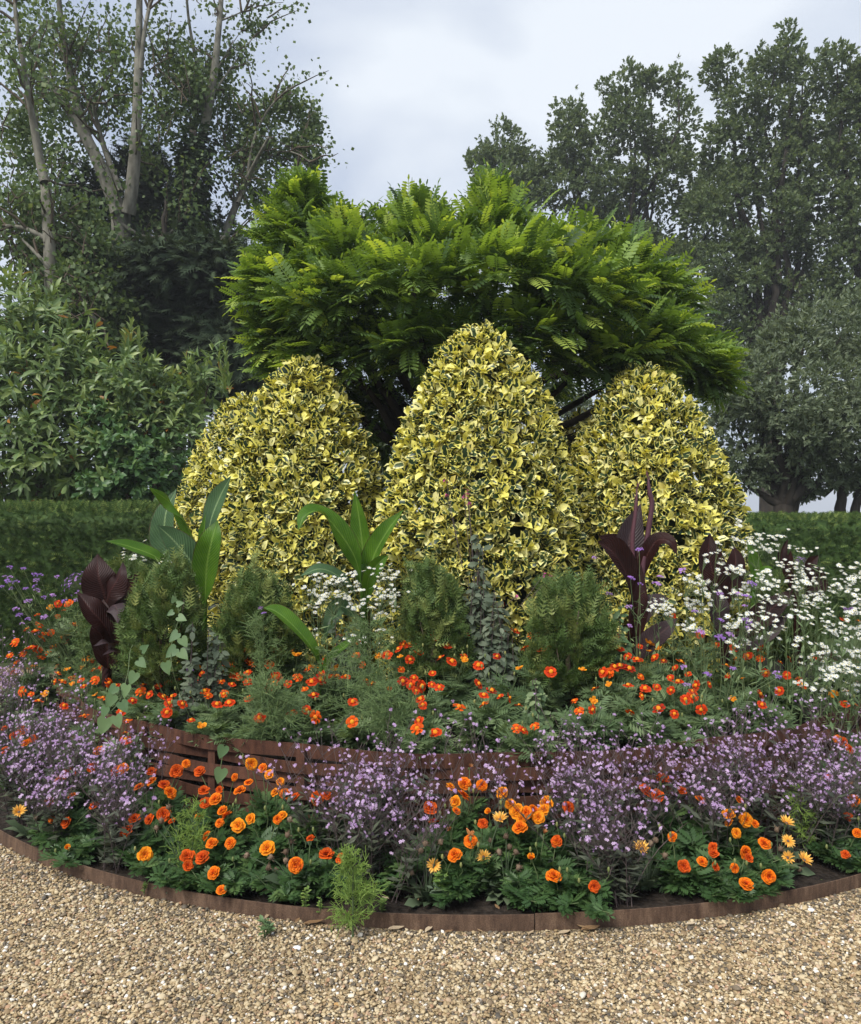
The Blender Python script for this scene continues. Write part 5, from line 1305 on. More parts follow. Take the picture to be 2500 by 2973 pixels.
INN_SEEDS = [
    (175, 1760, 'marigolds at the back left under the tall purple verbena'), (110, 1830, 'orange marigolds at the left edge just above the lilac haze'),
    (190, 1850, 'densest orange marigold drift left of the bronze canna'), (70, 1930, 'orange marigolds at far left with lilac below'),
    (240, 1880, 'orange marigolds at the foot of the bronze canna'), (160, 1950, 'orange marigolds with green buds left of the heart leaves'),
    (290, 1925, 'marigolds right under the bronze canna'), (215, 1985, 'dark red and orange marigolds above the left wall end'),
    (110, 2015, 'small red marigolds sinking into lilac at far left'), (270, 2060, 'loose red marigolds dropping over the left wall end'),
    (330, 1960, 'yellow-orange marigolds beside the heart-shaped leaves'), (370, 2090, 'marigolds hanging over the wall left end, in a row downward'),
    (440, 1950, 'marigolds at the right side of the heart-shaped leaves'), (400, 2010, 'marigolds over the wall left of the first feathery plant'),
    (530, 1880, 'red marigolds in front of the left yew dome'), (500, 1990, 'sparse marigolds with yellow buds above the wall, left part'),
    (590, 1930, 'red marigolds between the first two yew domes'), (620, 2030, 'scarlet marigolds left of the big feathery plant'),
    (680, 1960, 'orange marigolds below the bronze-tipped yew dome'), (730, 1900, 'marigolds with upright red heads below the bronze-tipped yew'),
    (790, 1970, 'bright marigolds left of the low canna leaf'), (760, 2080, 'few red marigolds in the left feathery foliage over the wall'),
    (850, 1890, 'marigolds around the tip of the low canna leaf'), (920, 1960, 'marigolds right of the low canna leaf'),
    (900, 2040, 'red and gold marigolds over the wall below the low canna leaf'), (1040, 1900, 'red marigolds in the middle feathery plants'),
    (1160, 1890, 'cluster of scarlet marigolds left of the middle yew dome'), (1030, 2050, 'lone red marigolds low in the middle feathery foliage'),
    (1200, 1985, 'tight cluster of red marigolds below the middle yew dome'), (1220, 2060, 'marigolds hanging low in the middle above the lilac clump'),
    (1320, 1900, 'tall thin-stemmed red marigolds in front of the middle yew'), (1440, 1790, 'highest red marigolds below the grey sage'),
    (1480, 1840, 'red marigolds right of the grey sage foot'), (1400, 2020, 'red marigolds low over the wall in the middle right'),
    (1440, 1930, 'marigolds with dark leaves between middle and dark yew domes'), (1580, 1890, 'red marigolds at the foot of the dark yew dome'),
    (1530, 2110, 'orange marigolds lowest on the wall right of middle'), (1690, 2040, 'scarlet marigolds left of centre in the right drift'),
    (1770, 1930, 'orange and red marigolds at the foot of the tall bronze canna'), (1880, 1890, 'dense scarlet marigolds right of the tall bronze canna'),
    (1830, 2010, 'bright red marigolds in the middle of the right drift'), (1960, 1960, 'golden-centred marigolds in the right drift below the verbena'),
    (2010, 2020, 'orange marigolds among purple verbena heads'), (1980, 2060, 'red marigolds lowest in the right drift'),
    (2110, 1900, 'dark crimson marigolds right below the purple verbena'), (2150, 1980, 'red marigolds where daisies begin'),
    (2210, 1900, 'crimson and gold marigolds under the white daisies'), (2290, 1960, 'red marigolds under the right daisies'),
    (2240, 2040, 'sparse orange marigolds in dark stems at right'), (2440, 1900, 'small red marigolds deep in the daisies at the right edge'),
    (2450, 2025, 'marigolds at the right edge below the daisies'), (2040, 1820, 'few orange marigolds hidden between dark canna leaves')]
for (sx, sy, lab), hp in zip(INN_SEEDS, assign(INN, [s[:2] for s in INN_SEEDS])):
    if not hp: continue
    side = sx < 330 or sx > 2380
    heads = [hit(px, py + 3, z_side if side else z_inner) for px, py in hp]
    c = np.mean(heads, 0); b = base_under(c + A3(0, .05, 0), math.hypot(c[0] - CX, c[1] - CY) < R2 + .02)
    left = sx < 330
    flowering(lab, 'marigold_plant', 'marigold', b, heads, SINGLE, 'marigold_flower', .027, T_MARI, 'marigold_leaf', .10, 190 + 10 * len(heads), .19, 'single marigolds in the planter', buds=4, face=.5,
              pick=(lambda h: int(rng.choice([2, 3, 2, 3, 0, 5]))) if left else (lambda h: int(rng.choice([0, 1, 0, 1, 2, 3, 4, 5]))))

# --- lilac verbena: dark wiry stems with tiny lilac flowers
LIL_SEEDS = [(0, 1930, 'lilac verbena reaching highest at the very left edge'), (70, 1990, 'lilac verbena just below the leftmost orange marigolds'), (30, 2000, 'topmost lilac verbena at the left edge beside the orange marigolds'), (50, 2120, 'lilac verbena at the left edge, middle height'), (160, 2080, 'lilac verbena under the left marigold drift'), (60, 2260, 'lilac verbena at the left edge above the gazania'), (190, 2190, 'lilac verbena bush covering the left wall end'),
             (290, 2150, 'lilac verbena in front of the leftmost visible wall bands'), (330, 2270, 'lilac verbena between orange marigolds at left'), (160, 2350, 'lilac verbena low behind the left gazania'), (330, 2400, 'purple-stemmed verbena low at left near the edging'), (420, 2180, 'thin lilac verbena over the wall left of the heart leaves'),
             (950, 2270, 'lilac verbena at the left side of the middle clump'), (1060, 2220, 'tallest lilac verbena in the middle, hiding the wall'), (1170, 2260, 'lilac verbena at the right side of the middle clump'), (1050, 2380, 'lilac verbena at the front of the middle clump'), (1180, 2420, 'sparse dark verbena low in the middle clump'),
             (1420, 2190, 'thin lilac verbena in front of the wall right of middle'), (1640, 2250, 'lilac verbena starting the large right clump'), (1740, 2200, 'lilac verbena in the right clump under the red marigolds'), (1840, 2280, 'lilac verbena at the heart of the right clump'), (1720, 2380, 'lilac verbena in front of the right clump'), (1780, 2480, 'dark leafy verbena low at the front right of middle'),
             (1990, 2200, 'lilac verbena right of the right clump centre'), (2110, 2150, 'dense lilac verbena over the wall at right'), (2220, 2210, 'dense lilac verbena right of the wall end'), (2330, 2140, 'highest lilac verbena near the right edge'), (2330, 2290, 'lilac verbena behind the right feathery plant'), (2440, 2200, 'lilac verbena at the right edge above'), (2430, 2340, 'lilac verbena at the right edge near the marigolds'), (2090, 2300, 'lilac verbena behind the orange marigolds at right')]
lil_me = []
for T in T_LILAC:
    for tn in (.2, .6, .95):
        gg = Geo(); gg.inst(T, [(0, 0, 0)], np.eye(3)[None], np.ones(1), np.array([tn])); lil_me.append(gg.mesh('lilac_floret', M['lilac']))
for li, (sx, sy, lab) in enumerate(LIL_SEEDS):
    thin = 'thin' in lab or 'sparse' in lab
    dark = 'dark' in lab or 'purple-stemmed' in lab
    c = hit(sx, sy, z_lilac); b = base_under(c + A3(0, .03, 0), False)
    th = math.atan2(b[1] - CY, b[0] - CX); out2 = A3(math.cos(th), math.sin(th), 0); tan2 = A3(-math.sin(th), math.cos(th), 0)
    H = max(c[2] + .14 - b[2], .28)
    root = thing('verbena_plant', lab, 'verbena', b, 'lilac verbenas in the outer ring')
    ns = 12 if thin else 20; g = Geo(); tips = []; P0, P1, RR0, RR1 = [], [], [], []
    LP, LD = [], []
    for s in range(ns):
        lean = tan2 * rng.normal(0, .17) + out2 * rng.normal(.02, .12)
        h = H * U(.62, 1.08); top = b + lean * (h / .5) + A3(0, 0, h)
        r0 = b + tan2 * U(-.07, .07) + out2 * U(-.05, .05)
        p = spline([r0, r0 + (top - r0) * .5 + A3(0, 0, .04), top], 6)
        g.tube(p - b, np.linspace(.0024, .0011, 6), 3, U(0, 1), cap=False)
        tips.append((top, norm(p[-1] - p[-2])))
        for q in range(int(U(5, 9))):
            f = U(.42, .95); i = int(f * 5); q0 = p[i] + (p[min(i + 1, 5)] - p[i]) * (f * 5 - i)
            a = U(0, 6.28); q1 = q0 + A3(math.cos(a) * .7, math.sin(a) * .7, U(.45, 1.1)) * U(.05, .14)
            P0.append(q0); P1.append(q1); tips.append((q1, norm(q1 - q0)))
            if U(0, 1) < .55:
                q2 = q1 + A3(U(-.04, .04), U(-.04, .04), U(.01, .05)); P0.append(q0 + (q1 - q0) * .6); P1.append(q2); tips.append((q2, A3(0, 0, 1)))
        k = 16 if not thin else 8; f = U(.08, .62, k) * 5; i0 = f.astype(int); P = p[i0] + (p[i0 + 1] - p[i0]) * (f - i0)[:, None]
        a = U(0, 6.28, k); LP.append(P); LD.append(np.stack([np.cos(a), np.sin(a), U(-.1, .8, k)], 1))
    P0, P1 = np.array(P0), np.array(P1)
    g.sticks(P0 - b, P1 - b, .0012, .0008)
    g.build('stems', M['dark_stem'], root)
    P = np.concatenate(LP); D = np.concatenate(LD); n = len(P); ok = P[:, 2] > b[2] + .03
    gl = Geo(); gl.inst(T_NARROW, P[ok] - b, basis(D[ok], A3(0, -.2, 1) + rng.normal(0, .4, (ok.sum(), 3))), A3(1.5, 1, 1)[None] * U(.035, .075, ok.sum())[:, None], rng.beta(2, 2.4, ok.sum()))
    stuff(gl.build('foliage', M['dark_leaf'], root))
    tips = [t for t in tips if U(0, 1) < (.30 if dark else .66)]
    order = sorted(range(len(tips)), key=lambda i: tips[i][0][1])       # the nearest dozen are florets of their own
    solo = set(order[:11])
    gf = Geo(); rest = [i for i in range(len(tips)) if i not in solo]
    TP = np.array([tips[i][0] for i in rest]) - b; n = len(rest)
    Zd = norm(np.array([tips[i][1] for i in rest]) + A3(0, -.7, .3) + rng.normal(0, .4, (n, 3))); X = norm(np.cross(rng.normal(0, 1, (n, 3)), Zd)); B = np.stack([X, np.cross(Zd, X), Zd], -1)
    var = rng.integers(0, 3, n)
    for q in range(3): gf.inst(T_LILAC[q], TP[var == q], B[var == q], U(.0056, .0088, (var == q).sum()))
    stuff(gf.build('florets', M['lilac'], root))
    for i in solo:
        place('lilac_floret', lil_me[int(rng.integers(0, 9))], root, tips[i][0] - b, tilt_basis(norm(tips[i][1] + A3(0, -.7, .3))), U(.0075, .0105))

# --- tall purple verbena
verb_me = []
for T in T_VERB:
    for tn in (.3, .8):
        gg = Geo(); gg.inst(T, [(0, 0, 0)], np.eye(3)[None], np.ones(1), np.array([tn])); verb_me.append(gg.mesh('verbena_head', M['purple']))
def verbena(label, base_px, d, heads, size=.017, lean=.0):
    b = W(base_px, 1900, d); base = base_under(A3(b[0], d, 0), True)
    root = thing('purple_verbena', label, 'verbena', base, 'tall purple verbenas')
    g = Geo(); gl = Geo()
    P = [W(x, y, d + U(-.12, .12)) for x, y in heads]
    used = []
    for p in P:
        jn = base + (p - base) * U(.55, .72) + A3(U(-.03, .03), 0, .0)
        if used and U(0, 1) < .55:
            jn = min(used, key=lambda q: np.linalg.norm(q - p + A3(0, 0, .12)))
        else:
            g.tube(spline([base + A3(U(-.04, .04), U(-.04, .04), 0), base + (jn - base) * .5 + A3(0, 0, .03), jn], 5) - base, np.linspace(.003, .002, 5), 4, U(0, 1), cap=False); used.append(jn)
        g.tube(spline([jn, jn + (p - jn) * .5 + A3(0, 0, -.02), p], 5) - base, np.linspace(.002, .0014, 5), 4, U(0, 1), cap=False)
        k = 3; f = U(.1, .8, (k, 1)); q = jn + (p - jn) * f
        gl.inst(T_NARROW, q - base, basis(rng.normal(0, 1, (k, 3)), A3(0, 0, 1)), U(.03, .07, k))
    g.build('stems', M['stem'], root); stuff(gl.build('foliage', M['marigold_leaf'], root))
    for p in P: place('verbena_head', verb_me[int(rng.integers(0, 6))], root, p - base, tilt_basis(norm(A3(0, -.45, 1) + rng.normal(0, .15, 3))), size * 1.3 * U(.75, 1.25))
L_HEADS = crop(0, 1400, 2.94, "85 728 200 738 290 790 340 795 485 810 310 838 85 812 60 850 135 855 40 805 12 893 100 908 298 888 218 908 318 925 375 985 445 970 240 1018 655 950 655 1005 552 1018 135 1085 240 1170 375 1152 188 1208 165 1135")
verbena('tall purple verbena with bare stems against the left hedge', 110, 5.3, L_HEADS[:18], .017)
verbena('short purple verbena behind the left marigolds', 170, 5.1, L_HEADS[18:], .015)
R_HEADS = crop(1900, 1400, 2.94, "560 957 770 1060 785 980 720 960 345 1105 565 1180 785 1190 390 1285 560 1328 635 1305 790 1250 245 760 25 870 45 810 830 870 670 1590 450 1643 1040 1630 1060 1665 250 1580 280 1735 1640 1090 1690 1090")
verbena('purple verbena with bold heads in front of the right bronze canna', 2100, 4.35, R_HEADS[:15], .018)
verbena('low purple verbena among the red marigolds at right', 2060, 4.0, R_HEADS[15:21], .014)
verbena('faded purple verbena at the right edge among daisies', 2440, 4.9, R_HEADS[21:], .016)
verbena('thin purple verbena stems crossing the tall bronze canna', 1850, 4.45, crop(1650, 1350, 2.18, "450 535 393 718 455 755 555 752 168 585 258 820 385 900 385 1020"), .016)
verbena('single purple verbena sprig above the low canna leaf', 755, 4.3, [(757, 1766), (765, 1782), (550, 1945)], .013)

# --- faded allium heads
def allium(label, px, py, d, rad, lean):
    h = W(px, py, d); base = base_under(h + A3(0, 0, 0), True)
    root = thing('allium_plant', label, 'allium', base, 'faded allium heads')
    g = Geo(); g.tube(spline([base, (base + h) / 2 + A3(-lean * .1, 0, 0), h], 6) - base, [.004] * 6, 5, .5, cap=False); g.build('stem', M['stem'], root)
    n = 90; D = norm(rng.normal(0, .55, (n, 3)) + A3(lean, 0, .8)); Lh = rad * U(.75, 1.1, n)
    g = Geo(); g.sticks(np.tile(h - base, (n, 1)), h - base + D * Lh[:, None], .0009, .0007)
    g.inst(T_STAR, h - base + D * Lh[:, None], basis(np.cross(D, A3(.1, .2, 1)), D), U(.006, .010, n), m=1)
    g.build('flower_head', [M['stem'], M['purple']], root)
allium('fan-shaped faded purple allium head against the left hedge', 235, 1712, 5.2, .11, -.8)
allium('faded purple allium head against the right hedge behind the bronze canna', 2325, 1660, 5.4, .10, .2)

# --- white daisies
def daisies(label, base_px, d, box, n, hz, solo_n, size=.0165):
    b = W(base_px, 1900, d); base = base_under(A3(b[0], d, 0), True)
    root = thing('daisy_plant', label, 'daisy', base, 'white daisies in the planter')
    x0, x1, y0, y1 = box; P = []
    n = int(n * 1.7); ncl = max(3, n // 5)
    for _ in range(ncl):
        cx, cy = U(x0, x1), U(y0, y1); dd = d + U(-.3, .3)
        for __ in range(int(np.ceil(n / ncl))): P.append(W(cx + rng.normal(0, 17), cy + rng.normal(0, 9), dd + U(-.04, .04)))
    P = [p for p in P if p[2] > base[2] + .06]
    g = Geo(); gl = Geo(); mains = []
    for p in P:
        near = [m for m in mains if np.linalg.norm(m - p) < .16 and m[2] < p[2]]
        if near: jn = near[0]
        else:
            jn = p - A3(U(-.03, .03), U(-.03, .03), U(.07, .13)); foot = A3(jn[0] * .8 + base[0] * .2, jn[1] * .8 + base[1] * .2, base[2])
            if jn[2] < foot[2] + .03: jn[2] = foot[2] + .03
            g.tube(spline([foot, (foot + jn) / 2 + rng.normal(0, .012, 3), jn], 5) - base, np.linspace(.0024, .0016, 5), 3, U(0, 1), cap=False); mains.append(jn)
            k = 11; f = U(.1, 1, (k, 1)); q = foot + (jn - foot) * f
            gl.inst(T_NARROW, q - base, basis(rng.normal(0, 1, (k, 3)) + A3(0, 0, .5), A3(0, -.2, 1)), A3(1.5, 1, 1)[None] * U(.03, .075, k)[:, None])
        g.sticks((jn - base)[None], (p - base)[None], .0013, .0010)
    g.build('stems', M['stem'], root); stuff(gl.build('foliage', M['marigold_leaf'], root))
    for p in P:
        place('daisy_flower', DAISY[int(rng.integers(0, 2))], root, p - base, tilt_basis(norm(A3(0, -.42, 1) + rng.normal(0, .22, 3))), size * U(.7, 1.1))
daisies('white daisies crossing the pointed dark canna leaves', 2080, 4.75, (1975, 2150, 1570, 1760), 62, .3, 40)
daisies('white daisies highest against the right hedge', 2230, 5.2, (2110, 2330, 1520, 1620), 44, .3, 40)
daisies('thick bank of white daisies between the two bronze cannas', 2260, 4.8, (2120, 2330, 1640, 1760), 80, .3, 40)
daisies('white daisies in front of the far right bronze canna', 2400, 5.0, (2290, 2500, 1640, 1760), 70, .3, 40)
daisies('white daisies spilling down at the right edge', 2430, 4.6, (2350, 2520, 1760, 1960), 80, .3, 40)
daisies('white daisies above the crimson marigolds', 2260, 4.35, (2120, 2350, 1770, 1890), 56, .3, 40)
daisies('sparse white daisies below the right canna leaves', 1980, 4.45, (1900, 2080, 1740, 1830), 26, .3, 30)
daisies('thin white daisies fading into grass at lower right', 2380, 4.3, (2250, 2500, 1880, 2010), 36, .3, 30)
daisies('white daisies around the foot of the middle green canna', 1010, 4.55, (870, 1060, 1650, 1770), 60, .3, 40, .0148)
daisies('white daisies right of the middle green canna', 1110, 4.6, (1040, 1160, 1650, 1790), 56, .3, 40, .0148)
daisies('few white daisies above the left yew dome', 430, 4.9, (365, 480, 1580, 1630), 18, .3, 20, .016)
daisies('few tiny white daisies in the middle feathery foliage', 960, 4.2, (900, 1130, 1830, 1880), 14, .3, 20, .012)

# --- feathery plants
def feathery(label, px, py_top, py_base, d, half_px, mat, inner=True, n=60, name='feathery_plant'):
    p = W(px, py_top, d); b = base_under(A3(p[0], d, 0), inner) if inner is not None else A3(p[0], d, GZ)
    b = A3(p[0], d, b[2]) if inner is None else b
    root = thing(name, label, 'fennel', b)
    H = p[2] - b[2]; R = half_px * d / F_PX; g = Geo(); P0, P1 = [], []
    st = spline([b, A3((b[0] + p[0]) / 2, (b[1] + d) / 2, b[2] + H * .5), p], 8)
    g.tube(st - b, np.linspace(.005, .002, 8), 5, .3, cap=False); g.build('stem', M['stem'], root)
    for _ in range(n):
        f = U(.12, 1.0); i = min(int(f * 7), 6); s = st[i] + (st[i + 1] - st[i]) * (f * 7 - i)
        a = U(0, 6.28); L_ = R * U(.7, 1.25) * (1.05 - .6 * f ** 3)
        dirn = norm(A3(math.cos(a), math.sin(a), U(.35, 1.1))); e = s + dirn * L_ + A3(0, 0, -.25 * L_)
        m_ = s + dirn * L_ * .55
        P0 += [s, m_]; P1 += [m_, e]
        for q in range(13):
            t = U(.15, 1); o = (s + (m_ - s) * t / .55) if t < .55 else (m_ + (e - m_) * (t - .55) / .45)
            e2 = o + (dirn * .6 + rng.normal(0, .55, 3)) * L_ * U(.16, .32); P0.append(o); P1.append(e2)
            for w in range(2):
                o2 = o + (e2 - o) * U(.3, .9); P0.append(o2); P1.append(o2 + ((e2 - o) * .6 + rng.normal(0, .3, 3) * np.linalg.norm(e2 - o)))
    P0, P1 = np.array(P0), np.array(P1); g = Geo(); g.sticks(P0 - b, P1 - b, .0014, .0008)
    stuff(g.build('feathery_leaves', M[mat], root))
feathery('bright feathery fennel-like plant rooted in gravel over the front edging', 1025, 2470, 2700, 3.0, 70, 'feather', None, 70)
feathery('yellow-green feathery seedling between orange marigolds at left', 560, 2330, 2450, 3.45, 60, 'feather', False, 45)
feathery('thin bright feathery plant among lilac at right', 2320, 2290, 2480, 3.65, 55, 'feather', False, 32)
feathery('big feathery green plant in the middle of the planter', 1075, 1810, 2150, 4.05, 105, 'feather_b', True, 75)
feathery('feathery green plant spilling over the wall right of the big one', 1130, 1990, 2150, 3.85, 90, 'feather_b', True, 55)
feathery('feathery green plant hanging over the wall at left', 770, 1990, 2160, 3.82, 105, 'feather_b', True, 70)
feathery('feathery grey-green plant left of the low canna leaf', 765, 1790, 1960, 4.25, 75, 'feather_b', True, 45)
feathery('pale feathery plant at far left behind the marigolds', 215, 1760, 1900, 4.9, 70, 'feather_b', True, 40)
feathery('small feathery plant in front of the middle daisies', 950, 1850, 1990, 4.2, 60, 'feather_b', True, 34)
feathery('low feathery sprig behind the grey rosette in front', 1390, 2520, 2620, 3.32, 40, 'feather', False, 24)

# --- gazanias
def gazania(label, px, py, heads, spent, d, leaf_n=34, spread=.125):
    c = W(px, py, d); b = base_under(c, False); b = A3(c[0], b[1], .058)
    root = thing('gazania_plant', label, 'gazania', b, 'gazanias by the edging')
    g = Geo(); a = U(0, 6.28, leaf_n); D = np.stack([np.cos(a), np.sin(a), U(.1, 1.1, leaf_n)], 1)
    T = leaf_tpl([(.2, .05, .04), (.45, .13, .07), (.6, .10, .07), (.78, .15, .04), (1, 0, -.05)], .3)
    g.inst(T, np.tile(A3(0, 0, .0), (leaf_n, 1)) + rng.normal(0, .015, (leaf_n, 3)) * A3(1, 1, 0), basis(D, A3(0, 0, 1) + rng.normal(0, .3, (leaf_n, 3))), spread * U(.7, 1.25, leaf_n))
    stuff(g.build('rosette', M['gaz_leaf'], root))
    g = Geo()
    for hx, hy, kind, nz in heads:
        p = hitd = W(hx, hy, b[1] - .02 + U(-.04, .02))
        g.tube(spline([A3(0, 0, 0), (p - b) * .5 + A3(0, 0, .04), p - b], 6), [.003] * 6, 5, .4, cap=False)
        place('gazania_flower', GAZ[kind], root, p - b, tilt_basis(norm(A3(*nz))), .030 if kind == 0 else .037)
    for hx, hy in spent:
        p = W(hx, hy, b[1] + U(-.05, .03))
        g.tube(spline([A3(0, 0, 0), (p - b) * .55 + A3(0, 0, .03), p - b], 6), [.0026] * 6, 5, .4, cap=False)
        gg = Geo(); gg.tube([(0, 0, -.010), (0, 0, 0), (0, 0, .012)], [.006, .012, .008], 8, U(0, 1), wob=.25)
        dd = norm(rng.normal(0, .6, (14, 3)) + A3(0, 0, .8)); gg.inst(T_NARROW, dd * .006, basis(dd, rng.normal(0, 1, (14, 3))), U(.012, .020, 14))
        place('seed_head', gg.mesh('seed_head', M['brown_head']), root, p - b, tilt_basis(norm(A3(U(-.3, .3), -.4, .8))), 1.0)
    g.build('stems', M['gaz_leaf'], root)
gazania('gazania with one closed pale orange bloom at the left end of the bed', 90, 2400, [(55, 2358, 1, (.35, -.5, .7))], [(105, 2375)], 3.9, 18)
gazania('gazania with a flat yellow bloom in the middle front', 1240, 2560, [(1260, 2512, 0, (0, -.95, .4))], [(1195, 2535, ), (1222, 2470), (1235, 2450), (1280, 2445), (1298, 2480)], 3.25)
gazania('gazania with one small yellow bloom behind the yellow one', 1400, 2540, [(1404, 2488, 0, (.1, -.8, .6)), (1452, 2380, 1, (0, -.3, .9))], [(1425, 2440), (1430, 2490), (1450, 2475)], 3.35, 16)
gazania('grey-leaved rosette with tall dry seed heads in front', 1470, 2600, [], [(1470, 2430), (1480, 2460), (1450, 2475), (1498, 2475), (1505, 2520)], 3.28, 60, .13)
gazania('gazania with one open apricot bloom right of middle', 1880, 2540, [(1862, 2465, 1, (-.1, -.55, .8))], [(1890, 2450), (1905, 2440), (1930, 2485), (1935, 2500), (1980, 2540)], 3.35, 26)
gazania('gazania with several apricot blooms at right', 2260, 2520, [(2287, 2490, 0, (-.1, -.8, .5)), (2335, 2497, 1, (.3, -.45, .8)), (2288, 2442, 0, (.1, -.7, .6)), (2283, 2390, 1, (.2, -.3, .9))], [(2255, 2410), (2265, 2465), (2320, 2525)], 3.5, 26)
gazania('cluster of dry grey seed heads between the red marigolds at left', 860, 2560, [], [(835, 2425), (845, 2445), (830, 2475), (830, 2500), (840, 2512), (805, 2525), (780, 2520), (785, 2490), (715, 2485), (842, 2380)], 3.3, 30, .15)
gazania('low rosette with drooping buds right of the left feathery seedling', 540, 2490, [], [(455, 2405), (468, 2385), (490, 2345), (520, 2560 - 60)], 3.45, 22, .13)

# --- small weeds and low leaves by the edging
def weed(label, px, py_top, d, half_px, mat, n=60, T=T_OVAL, z0=.058, leafsz=.022, cat='weed'):
    p = W(px, py_top, d); b = A3(p[0], d, z0); H = max(p[2] - z0, .03); R = half_px * d / F_PX
    root = thing('weed_plant', label, cat, b)
    g = Geo(); gl = Geo()
    for s in range(max(3, n // 12)):
        a = U(0, 6.28); e = A3(math.cos(a) * R * U(.2, 1), math.sin(a) * R * U(.2, 1), H * U(.6, 1.0)); q = spline([A3(0, 0, 0), e * .5 + A3(0, 0, H * .1), e], 5)
        g.tube(q, [.0022, .002, .0018, .0015, .001], 4, .5, cap=False)
        k = 12; f = U(.2, 1, k) * 4; i0 = np.minimum(f.astype(int), 3); P = q[i0] + (q[i0 + 1] - q[i0]) * (f - i0)[:, None]; a = U(0, 6.28, k)
        gl.inst(T, P, basis(np.stack([np.cos(a), np.sin(a), U(0, .8, k)], 1), A3(0, -.2, 1)), leafsz * U(.6, 1.2, k))
    g.build('stems', M['stem'], root); stuff(gl.build('foliage', M[mat], root))
weed('lime-green branching spurge below the flat yellow gazania', 1280, 2510, 3.22, 42, 'weed', 150, leafsz=.024)
weed('pale yellow-green weed at the edging left of the feathery plant', 885, 2575, 3.15, 20, 'weed', 50, leafsz=.020)
weed('tiny pale weed right of the yellow-green one', 930, 2600, 3.13, 10, 'weed', 26, leafsz=.016)
weed('tiny green seedling in bare soil right of the front feathery plant', 1107, 2612, 3.15, 10, 'weed', 26, leafsz=.018)
weed('dusty green seedling growing in the gravel at left', 768, 2662, 3.02, 18, 'bindweed', 30, T_OVAL, GZ, .03)
weed('small green weed growing from the edging at left', 418, 2560, 3.33, 10, 'weed', 24, T_OVAL, .05, .014)
weed('yellow-green weed at the right end of the edging', 2470, 2540, 3.60, 18, 'weed', 50, T_OVAL, GZ, .024)
weed('small weed tufts at the foot of the right edging', 2385, 2585, 3.42, 22, 'weed', 30, T_OVAL, GZ, .016)
weed('leafy green weed below the middle lilac clump', 1130, 2530, 3.3, 40, 'marigold_leaf_b', 90, T_OVAL, .045, .05)

# --- grey sage with magenta flowers, small shrubs between the domes
def sage(label, px, py_top, d, half_px, n_stem, flowers, leafsz=.055, mat='sage'):
    p = W(px, py_top, d); b = A3(p[0], d, SOIL_Z - .005); H = p[2] - b[2]; R = half_px * d / F_PX
    root = thing('sage_plant', label, 'sage', b)
    g = Geo(); gl = Geo()
    for s in range(n_stem):
        a = U(0, 6.28); q = U(0, 1) * R; e = A3(math.cos(a) * q, math.sin(a) * q * .6, H * (1 - .55 * q / R) * U(.6, 1.0)); c = spline([A3(U(-.05, .05), 0, 0), e * A3(.8, .8, .5) + rng.normal(0, .02, 3), e], 6)
        g.tube(c, np.linspace(.0035, .0018, 6), 4, .5, cap=False)
        k = 26; f = U(.1, 1, k) * 5; i0 = np.minimum(f.astype(int), 4); P = c[i0] + (c[i0 + 1] - c[i0]) * (f - i0)[:, None]; a = U(0, 6.28, k)
        gl.inst(T_OVAL, P, basis(np.stack([np.cos(a), np.sin(a) * .6, U(-.9, .3, k)], 1), A3(0, -.9, .7) + rng.normal(0, .3, (k, 3))), leafsz * U(.5, 1.2, k))
    for fx, fy in flowers:
        f = W(fx, fy, d); base_p = A3((f - b)[0] * .5, 0, H * .75)
        g.tube(spline([base_p, (base_p + f - b) / 2, f - b], 5), [.0016] * 5, 4, .5, cap=False)
        gg = Geo(); D = rng.normal(0, 1, (7, 3)); gg.inst(T_OVAL, rng.normal(0, .006, (7, 3)), basis(D, A3(0, 0, 1)), U(.014, .024, 7)); place('sage_flower', gg.mesh('sage_flower', M['magenta']), root, f - b, np.eye(3), 1.0)
    g.build('stems', M['dark_stem'], root); stuff(gl.build('foliage', M[mat], root))
sage('grey-leaved sage with small magenta flowers in front of the tallest holly', 1390, 1500, 4.6, 95, 34, [(1298, 1437), (1347, 1442), (1362, 1464), (1358, 1437), (1295, 1392), (1357, 1420)], .058)
sage('low grey sage right of the middle yew dome', 1440, 1640, 4.5, 70, 20, [(1498, 1732), (1600, 1672), (1582, 1665)], .06)
sage('grey sage between the first two yew domes', 620, 1740, 4.35, 45, 14, [], .055)
sage('small grey sage right beside the left yew dome foot', 560, 1790, 4.25, 35, 9, [], .05)
sage('dark-leaved shrub at the foot of the left daisies', 1000, 1700, 4.55, 90, 20, [], .05)
sage('pale green leafy shoot left of the tall bronze canna stem', 1800, 1700, 4.6, 45, 10, [], .06, 'bindweed')
sage('dark leafy weed at the right of the dark yew dome', 1560, 1930, 4.0, 60, 14, [], .045, 'marigold_leaf')

# --- bindweed with heart-shaped leaves
def heart():
    pts = [(0, .12), (.16, -.02), (.34, .02), (.44, .2), (.38, .45), (.22, .75), (0, 1.05)]
    v = [(0, .12, 0), (0, .45, -.03), (0, .75, -.03), (0, 1.05, -.08)]; uv = [(0, 0), (0, .4), (0, .7), (0, 1)]; f = []
    for s in (-1, 1):
        k = len(v)
        for x, y in pts[1:-1]: v.append((s * x, y, .10 * x + .02)); uv.append((s, y))
        o = [(0, k, k + 1), (0, k + 1, k + 2), (0, k + 2, 1), (1, k + 2, k + 3), (1, k + 3, 2), (2, k + 3, k + 4), (2, k + 4, 3)]
        f += [t if s > 0 else t[::-1] for t in o]
    return Tpl(v, f, uv)
T_HEART = heart()
heart_me = []
for tn in (.1, .5, .9):
    gg = Geo(); gg.inst(T_HEART, [(0, 0, 0)], np.eye(3)[None], np.ones(1), np.array([tn])); heart_me.append(gg.mesh('heart_leaf', M['bindweed']))
